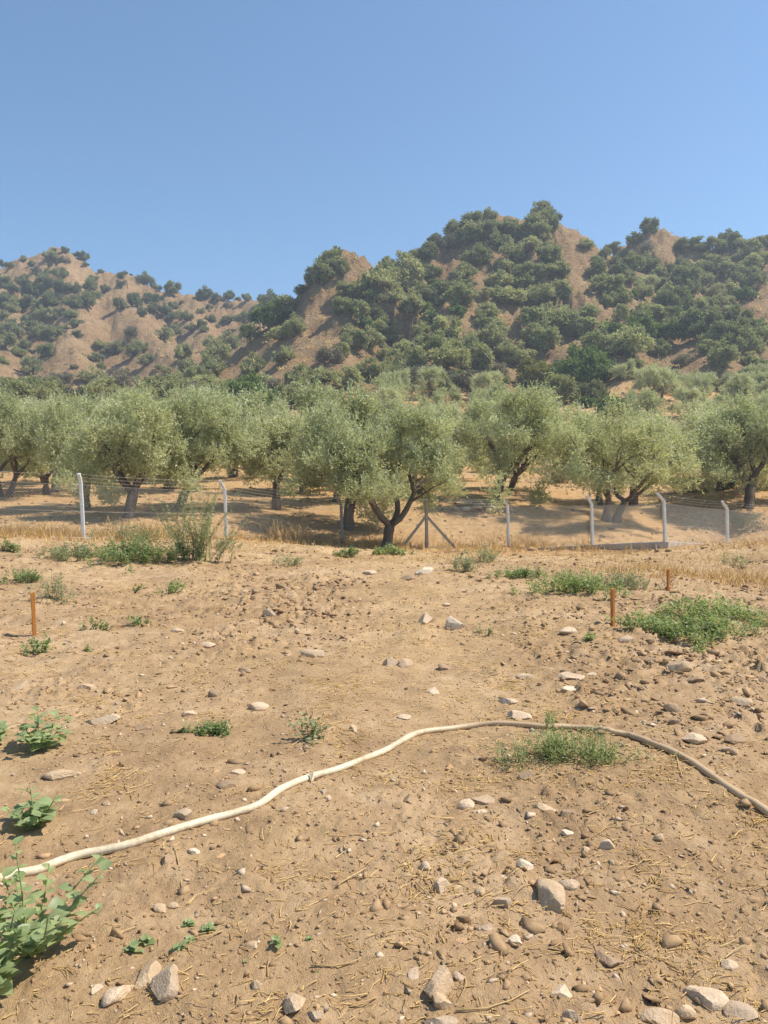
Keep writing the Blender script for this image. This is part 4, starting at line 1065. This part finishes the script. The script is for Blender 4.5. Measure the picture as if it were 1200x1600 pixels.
def scatter_straw():
    r = np.random.default_rng(43); N = 125000
    y = 1.7 * np.exp(r.random(N) ** 0.9 * math.log(26 / 1.7)); x = (r.random(N) * 2 - 1) * (0.6 * y + 0.9)
    dens = 0.05 + 1.15 * smooth(0.06, 0.40, fbm(x / 0.65, y / 0.65, 3, 99)) + 0.35 * smooth(10, 20, y) + 0.25 * np.exp(-((x - 0.8) / 1.3) ** 2) * (y < 8)
    keep = r.random(N) < 0.5 * dens
    x = x[keep]; y = y[keep]; n = len(x)
    ln = 0.012 + 0.085 * r.random(n) ** 3 + 0.0022 * y; wd = (0.0010 + 0.0010 * r.random(n)) * (1 + 0.22 * y)
    z = height(x, y) + 0.001 + 0.004 * r.random(n)
    az = r.random(n) * 6.28; lean = np.clip(1 - 0.06 * r.random(n) ** 2, 0, 1)
    V, F, k = blades(r, x, y, z, ln, wd, lean, az, 1.0, 2, 0.4 * r.normal(size=n))
    hv = height(V[:, 0], V[:, 1]); V[:, 2] = np.maximum(V[:, 2], hv + 0.001)
    t = np.repeat(r.random(n), k)
    o = obj('straw_litter', new_mesh('straw_litter', V, F, [M_DRY], False, t)); tag(o, 'loose golden straw strewn over the soil', 'straw', kind='stuff')
scatter_straw()

def dry_grass():
    r = np.random.default_rng(47)
    X = []; Y = []; L = []
    # along the foot of the fence, thick in some bays
    for i in range(len(FBASE) - 1):
        a, b_ = FBASE[i], FBASE[i + 1]; n = (1900, 1700, 1400, 1500, 1100, 1500, 300, 300, 500)[i]
        t = r.random(n); off = r.normal(size=n) * 0.7 + 0.1
        c = fbm(t * 9 + i * 7, off * 0.6, 2, 101); k = c > -0.12
        X.append((a.x + (b_.x - a.x) * t)[k]); Y.append((a.y + (b_.y - a.y) * t + off)[k]); L.append((0.12 + 0.25 * r.random(n) ** 1.5)[k])
    for (px, py, Yd, n, sx, hgt) in ((455, 850, 26.3, 260, 0.35, 0.75), (215, 836, 22.0, 160, 0.5, 0.7), (245, 832, 22.2, 130, 0.4, 0.6), (770, 848, 27.0, 160, 0.5, 0.4), (1070, 905, 14.5, 420, 0.6, 0.22), (1180, 915, 13.5, 400, 0.5, 0.3), (980, 912, 14.8, 300, 0.7, 0.22), (1175, 862, 22, 220, 0.6, 0.3), (20, 836, 20, 420, 1.2, 0.4), (430, 862, 23, 200, 0.7, 0.3)):
        c = at(px, py, Yd)
        X.append(c.x + r.normal(size=n) * sx); Y.append(c.y + r.normal(size=n) * min(sx, 0.4)); L.append(hgt * (0.35 + 0.65 * r.random(n)))
    n = 17000   # sparse stubble in the orchard and the back of the field
    y = r.uniform(17, 44, n); x = r.uniform(-0.55, 0.55, n) * y
    k = (fbm(x / 2.5, y / 2.5, 3, 103) > 0.0); X.append(x[k]); Y.append(y[k]); L.append((0.05 + 0.14 * r.random(n))[k])
    x = np.concatenate(X); y = np.concatenate(Y); L = np.concatenate(L); n = len(x)
    z = height(x, y) - 0.01
    lean = np.clip(0.15 + 0.55 * r.random(n), 0, 0.95)
    V, F, k = blades(r, x, y, z, L, (0.004 + 0.006 * r.random(n)) * (1 + 0.8 * (L > 0.3)), lean, r.random(n) * 6.28, 0.0, 2, 0.15 * r.normal(size=n))
    t = np.repeat(r.random(n), k)
    o = obj('dry_grass', new_mesh('dry_grass', V, F, [M_DRY], False, t)); tag(o, 'dry golden grass along the fence and in the orchard', 'grass', kind='stuff')
dry_grass()

# ------------------------------------------------------------------ weeds
def weed(px, pb, wpx, hpx, label, n_stem, n_leaf, llen, lwid, leafmat=None, depth=0.5, name='weed_clump', Y=None, cat='weed', stemmat=None, upright=0.6, lo=0.25):
    """a clump of thin stems with small leaves, wpx wide and hpx high in the photograph"""
    leafmat = leafmat or M_WEED
    r = np.random.default_rng(int(px * 7 + pb)); 
    if Y is None: p = near_hits([(px, pb)])[0]
    else:
        p = at(px, pb, Y); p.z = float(height(p.x, p.y))
    W = wpx * p.y / FPX; a = math.atan2(CAM_Z, p.y); W *= 1.12; D = W * depth
    Hh = max(0.05, (hpx * p.y / FPX - 0.45 * D * math.sin(a)) / math.cos(a))
    p = p + Vector((0, D * 0.4, 0))
    p.z = float(height(p.x, p.y))
    e = empty(name, p); tag(e, label, cat, 'weeds growing in the dry field')
    mb = MB(); Q = []; T = []
    for s in range(n_stem):
        an = r.random() * 6.28; rr = 0.5 * math.sqrt(r.random()) * (0.72 + 0.34 * math.sin(an * 3 + px) + 0.2 * math.sin(an * 7 + pb)) * (1.0 if r.random() < 0.8 else 1.55)
        bx, by = 0.85 * W * rr * math.cos(an), 0.85 * D * rr * math.sin(an)
        z0 = float(height(p.x + bx, p.y + by)) - p.z
        h = Hh * (0.45 + 0.6 * r.random()) * max(0.25, 1.15 - 0.9 * rr)
        d = unit(np.array([math.cos(an) * (1 - upright), math.sin(an) * (1 - upright), 1.0]) + r.normal(size=3) * 0.25)
        P, R, dd = branch(r, (bx, by, z0 - 0.01), d, h, 0.0022 + 0.003 * Hh, 0.0012, 3, 0.2, 0.0)
        if n_stem <= 14: obj('stem', new_mesh('weed_stem', *[np.array(q) if i == 0 else q for i, q in enumerate(tube(P, R, 4))], [stemmat or M_STEM], True), e)
        else: mb.add(tube(P, R, 3, False))
        P = np.array(P); m_ = n_leaf
        t = lo + (1 - lo) * r.random(m_); seg = np.clip((t * 3).astype(int), 0, 2); f = t * 3 - seg
        c = P[seg] + (P[seg + 1] - P[seg]) * f[:, None] + r.normal(size=(m_, 3)) * 0.06 * W ** 0.5 * 0.4
        c[:, 2] = np.maximum(c[:, 2], z0 + 0.004)
        ld = unit(r.normal(size=(m_, 3)) * np.array([1, 1, 0.5]) + np.array([0, 0, 0.25])); side = unit(np.cross(ld, unit(r.normal(size=(m_, 3)) * 0.4 + np.array([0, 0, 1.0]))))
        sc = (0.6 + 0.7 * r.random((m_, 1)))
        Q.append(np.stack([c, c + ld * llen * sc * 0.5 + side * lwid * sc * 0.5, c + ld * llen * sc, c + ld * llen * sc * 0.5 - side * lwid * sc * 0.5], 1))
        T.append(np.clip(0.25 * r.random() + 0.75 * r.random(m_), 0, 1))
    Q = np.concatenate(Q).reshape(-1, 3)
    if n_stem > 14: tag(obj('stems', mb.mesh('weed_stems', [stemmat or M_STEM], True), e), kind='stuff')
    obj('foliage', new_mesh('weed_foliage', Q, np.arange(len(Q)).reshape(-1, 4), [leafmat], False, np.concatenate(T)), e)
    return e

weed(908, 1204, 250, 70, 'fine leaved green weed clump growing over the hose', 150, 24, 0.023, 0.0065, M_WEED, 0.5, upright=0.6)
weed(862, 1140, 40, 44, 'sparse upright green shoot sticking up behind the hose', 10, 24, 0.018, 0.006, M_WEED, 0.4, upright=0.85)
weed(1100, 1006, 245, 50, 'broad bright green weed patch beside the block stone', 125, 52, 0.042, 0.02, M_WEED, 0.6)
weed(1135, 970, 205, 46, 'green weed patch on the clods behind the bright patch', 85, 46, 0.045, 0.022, M_WEED, 0.6)
weed(915, 934, 165, 48, 'green weed patch behind the straight orange stake', 100, 52, 0.045, 0.02, M_WEED, 0.8)
weed(985, 922, 110, 34, 'thin yellowish weed fringe beside the hidden stake', 60, 34, 0.04, 0.016, M_WEEDGREY, 0.7)
weed(820, 906, 80, 24, 'low bluish green weed at the end of the field', 50, 44, 0.045, 0.02, M_WEED, 0.8)
weed(195, 884, 165, 46, 'large green weed patch with pale flowers below the fence', 110, 60, 0.055, 0.026, M_WEED, 0.8)
weed(100, 878, 110, 34, 'dusty green weed patch next to the large flowering one', 70, 50, 0.05, 0.02, M_WEEDGREY, 0.8)
weed(200, 848, 150, 34, 'dusty grey weeds right in front of the fence wire', 60, 46, 0.055, 0.02, M_WEEDGREY, 0.6)
weed(297, 876, 66, 150, 'tall grey green shrub standing before the fence', 50, 130, 0.065, 0.019, M_WEEDGREY, 0.8, 'wild_shrub', cat='shrub', upright=0.75, lo=0.1)
weed(22, 915, 70, 30, 'green weed at the photo edge behind the weathered stake', 44, 40, 0.04, 0.018, M_WEED, 0.8)
weed(72, 945, 66, 52, 'wispy olive coloured shrub behind the weathered stake', 26, 44, 0.04, 0.012, M_WEEDGREY, 0.7, 'wild_shrub', cat='shrub', upright=0.7)
weed(58, 1024, 38, 34, 'small green weed at the foot of the weathered stake', 14, 26, 0.035, 0.02, M_WEED, 0.7)
weed(150, 985, 34, 26, 'small weed in the open soil right of the weathered stake', 12, 22, 0.035, 0.022, M_WEED, 0.7)
weed(214, 978, 30, 22, 'small green weed paired with another near the stake', 10, 22, 0.035, 0.022, M_WEED, 0.7)
weed(135, 1018, 14, 12, 'tiny green weed tuft below the pair of small weeds', 6, 16, 0.025, 0.015, M_WEED, 0.7)
weed(262, 928, 52, 26, 'green weeds among clods below the large flowering patch', 18, 26, 0.045, 0.024, M_WEED, 0.7)
weed(210, 925, 20, 14, 'tiny weed tuft beside the weeds among clods', 6, 18, 0.04, 0.022, M_WEED, 0.7)
weed(450, 886, 52, 26, 'faint green weed by the dry grass tussock', 22, 30, 0.045, 0.02, M_WEEDGREY, 0.7)
weed(543, 872, 36, 18, 'bluish green weed left of the central olive trunk', 28, 40, 0.06, 0.028, M_WEED, 0.7)
weed(605, 868, 56, 18, 'bright green weed around the foot of the central olive trunk', 40, 40, 0.06, 0.03, M_WEED, 0.7)
weed(727, 893, 32, 36, 'grey green tuft right of the braced post', 30, 46, 0.05, 0.016, M_WEEDGREY, 0.8)
weed(758, 880, 42, 36, 'yellow green tuft between the braced post and kerb', 34, 44, 0.055, 0.014, M_WEEDGREY, 0.8)
weed(757, 994, 22, 22, 'tiny grey green weed right of the white rounded stone', 8, 20, 0.03, 0.014, M_WEEDGREY, 0.7)
weed(927, 1000, 26, 14, 'small weed left of the straight stake foot', 10, 20, 0.035, 0.02, M_WEED, 0.7)
weed(345, 860, 44, 20, 'grey weed at the foot of the second white post', 22, 34, 0.05, 0.018, M_WEEDGREY, 0.7)
weed(10, 862, 30, 20, 'green weed at the photo edge below the fence', 20, 34, 0.05, 0.024, M_WEED, 0.7)
weed(325, 1152, 90, 22, 'row of low bluish green weeds in the middle of the field', 26, 22, 0.028, 0.017, M_WEED, 0.5)
weed(482, 1160, 50, 50, 'thin greyish weed with small leaves beside the lane', 9, 14, 0.04, 0.022, M_WEEDGREY, 0.6)
weed(828, 858, 38, 46, 'dead brown weed at the end of the kerb', 22, 26, 0.05, 0.012, M_BROWNWEED, 0.6, 'dead_weed', stemmat=M_TWIG, upright=0.6)
weed(1048, 922, 26, 46, 'dead brown stalk beside the hidden stake', 7, 34, 0.03, 0.014, M_BROWNWEED, 0.5, 'dead_weed', stemmat=M_TWIG, upright=0.9)
weed(1155, 888, 46, 30, 'grey green tuft on the slope below the last posts', 20, 36, 0.045, 0.012, M_WEEDGREY, 0.6)
weed(1135, 846, 60, 36, 'reddish brown dead weeds behind the last post', 26, 30, 0.06, 0.016, M_BROWNWEED, 0.6, 'dead_weed', Y=30.5, stemmat=M_TWIG)
weed(1165, 838, 60, 34, 'olive coloured bush behind the fence near the photo edge', 40, 60, 0.07, 0.022, M_WEEDGREY, 0.6, 'wild_shrub', Y=33.5, cat='shrub')
for i, (px, py, w, h, Yd) in enumerate(((1085, 795, 70, 46, 41), (1140, 798, 80, 54, 40), (1195, 800, 70, 60, 39), (880, 770, 80, 34, 46), (640, 792, 60, 30, 36))):
    weed(px, py, w, h, ('green bushes under the trees behind the seventh post', 'green bushes under the trees behind the last post', 'green bushes at the photo edge under the trees', 'dry bushes under the olives behind the open plot', 'undergrowth behind the central olive tree')[i], 70, 60, 0.1, 0.04, (M_GREY, M_GREEN, M_GREY, M_DRYLEAF, M_DRYLEAF)[i], 0.6, 'wild_shrub', Y=Yd, cat='shrub', lo=0.05)

def leaf_mesh(name, m):
    prof = [(0.0, 0.02), (0.15, 0.26), (0.38, 0.42), (0.62, 0.34), (0.84, 0.16), (1.0, 0.0)]
    V = []; F = []
    for i, (t, w) in enumerate(prof):
        z = 0.10 * math.sin(t * 2.4) - 0.28 * t * t
        V += [(t, -w, z + 0.13 * w), (t, 0, z - 0.03), (t, w, z + 0.13 * w)]
    for i in range(len(prof) - 1):
        o = i * 3; F += [(o, o + 1, o + 4, o + 3), (o + 1, o + 2, o + 5, o + 4)]
    me = new_mesh(name, np.array(V), F, [m], True)
    a = me.attributes.new('tint', 'FLOAT', 'FACE'); a.data.foreach_set('value', np.array([0.45, 0.6] * (len(prof) - 1), np.float32))
    return me
LEAF = leaf_mesh('broad_leaf', M_BROAD)
def broad_plant(px, pb, h, spread, stems, per, llen, label, seed, low=0.0):
    r = np.random.default_rng(seed); p = near_hits([(px, pb)])[0]
    e = empty('broadleaf_weed', p); tag(e, label, 'weed', 'broadleaf weeds')
    for s in range(stems):
        an = 6.28 * s / stems + 0.4 * r.normal(); tilt = spread * (0.5 + 0.6 * r.random())
        L = h * (0.65 + 0.45 * r.random())
        d = np.array([math.cos(an) * tilt, math.sin(an) * tilt, 1.0])
        if s == 0: d = np.array([-0.1, 0.1, 1.0]); L = h * 1.1
        P, R, dd = branch(r, (0, 0, -0.01), d, L, 0.0042, 0.0018, 5, 0.14, 0.12)
        V, F = tube(P, R, 6)
        obj('stem', new_mesh('stem', np.array(V), F, [M_STEM], True), e)
        P = np.array(P)
        for k in range(per):
            t = 0.22 + 0.78 * (k + 0.5 * r.random()) / per; sg = min(int(t * 5), 4); c = P[sg] + (P[sg + 1] - P[sg]) * (t * 5 - sg)
            az = an + (k * 2.4) + 0.4 * r.normal(); s_ = llen * (0.55 + 0.6 * r.random()) * (1.1 - 0.35 * t)
            lf = obj('leaf', LEAF, e, Vector(c))
            lf.rotation_euler = (0.25 * r.normal(), -0.25 - 0.3 * r.random() + low, az); lf.scale = (s_, s_, s_)
broad_plant(46, 1492, 0.36, 1.7, 15, 12, 0.066, 'big broadleaf weed filling the lower corner beside the hose', 1)
broad_plant(-8, 1555, 0.22, 0.8, 7, 8, 0.075, 'broadleaf weed cut by the photo edge under the big one', 9)
broad_plant(57, 1292, 0.19, 2.0, 9, 6, 0.085, 'low broadleaf weed above the hose near the photo edge', 2)
broad_plant(66, 1172, 0.25, 1.6, 12, 7, 0.085, 'upright broadleaf weed with drooping leaves above the long slab', 3)
broad_plant(0, 1162, 0.13, 1.0, 5, 6, 0.075, 'broadleaf weed cut by the photo edge beside the upright one', 4)
SEED = [(212, 1486, 0.055), (231, 1472, 0.045), (281, 1484, 0.05), (297, 1470, 0.035), (293, 1446, 0.045), (325, 1454, 0.05), (433, 1474, 0.045), (485, 1467, 0.025), (384, 1502, 0.02), (497, 1517, 0.018)]
for i, (px, py, s) in enumerate(SEED):
    broad_plant(px, py, s * 0.6, 0.9, 3, 3, s * 0.8, ('seedling on the end of the row, nearest the buried slab', 'seedling next to the row end', 'seedling touching the dark edged slab', 'seedling just above the one at the slab', 'seedling highest of the group by the slab', 'flat seedling spreading right of the group',
                'lone seedling beside the flush brown stone', 'tiny seedling near the middle of the soil', 'tiny seedling below the lone one', 'tiny seedling sprouting by a stalk')[i], 50 + i)

# ------------------------------------------------------------------ loose stalks and sticks
def stick(pts, r0, label):
    P = near_hits(pts); P = [np.array(tuple(p + Vector((0, 0, 0.008)))) for p in P]
    V, F = tube(P, list(np.linspace(r0, r0 * 0.5, len(P))), 6)
    o = obj('dry_stalk', new_mesh('dry_stalk', np.array(V), F, [M_TWIG], True)); tag(o, label, 'stalk', 'dry stalks on the soil')
stick([(527, 1386), (548, 1373), (572, 1359)], 0.0045, 'straight dry stalk on smooth soil below the hose')
stick([(486, 1512), (520, 1513), (545, 1508), (564, 1501)], 0.003, 'bent dry stalk by the tiny seedlings')
stick([(272, 1326), (279, 1350), (284, 1388)], 0.004, 'forked dry stalk hanging down from the straw under the hose')
stick([(712, 1583), (760, 1579), (800, 1566), (828, 1550)], 0.0032, 'long thin stalk near the blocky stone')
stick([(1056, 1178), (1060, 1196), (1066, 1216), (1072, 1220)], 0.004, 'reddish stalk near the brown hose end')
stick([(650, 1382), (662, 1394), (674, 1402)], 0.004, 'short stick beside the grey slab')
stick([(914, 1318), (950, 1294), (985, 1292), (1005, 1288)], 0.003, 'arched stalk above the place of the pale angular stone')

# ------------------------------------------------------------------ haze
mb = MB(); mb.box((0, 290, 56), (1700, 760, 122))
m, n, l = mat('haze_air'); n.remove(n['Principled BSDF'])
v = n.new('ShaderNodeVolumePrincipled'); v.inputs['Color'].default_value = (0.80, 0.88, 1.0, 1); v.inputs['Density'].default_value = 0.0008; v.inputs['Anisotropy'].default_value = 0.3
l.new(v.outputs[0], n['Material Output'].inputs['Volume'])
tag(obj('haze', mb.mesh('haze', [m])), 'thin summer haze over the valley', 'haze', kind='stuff')
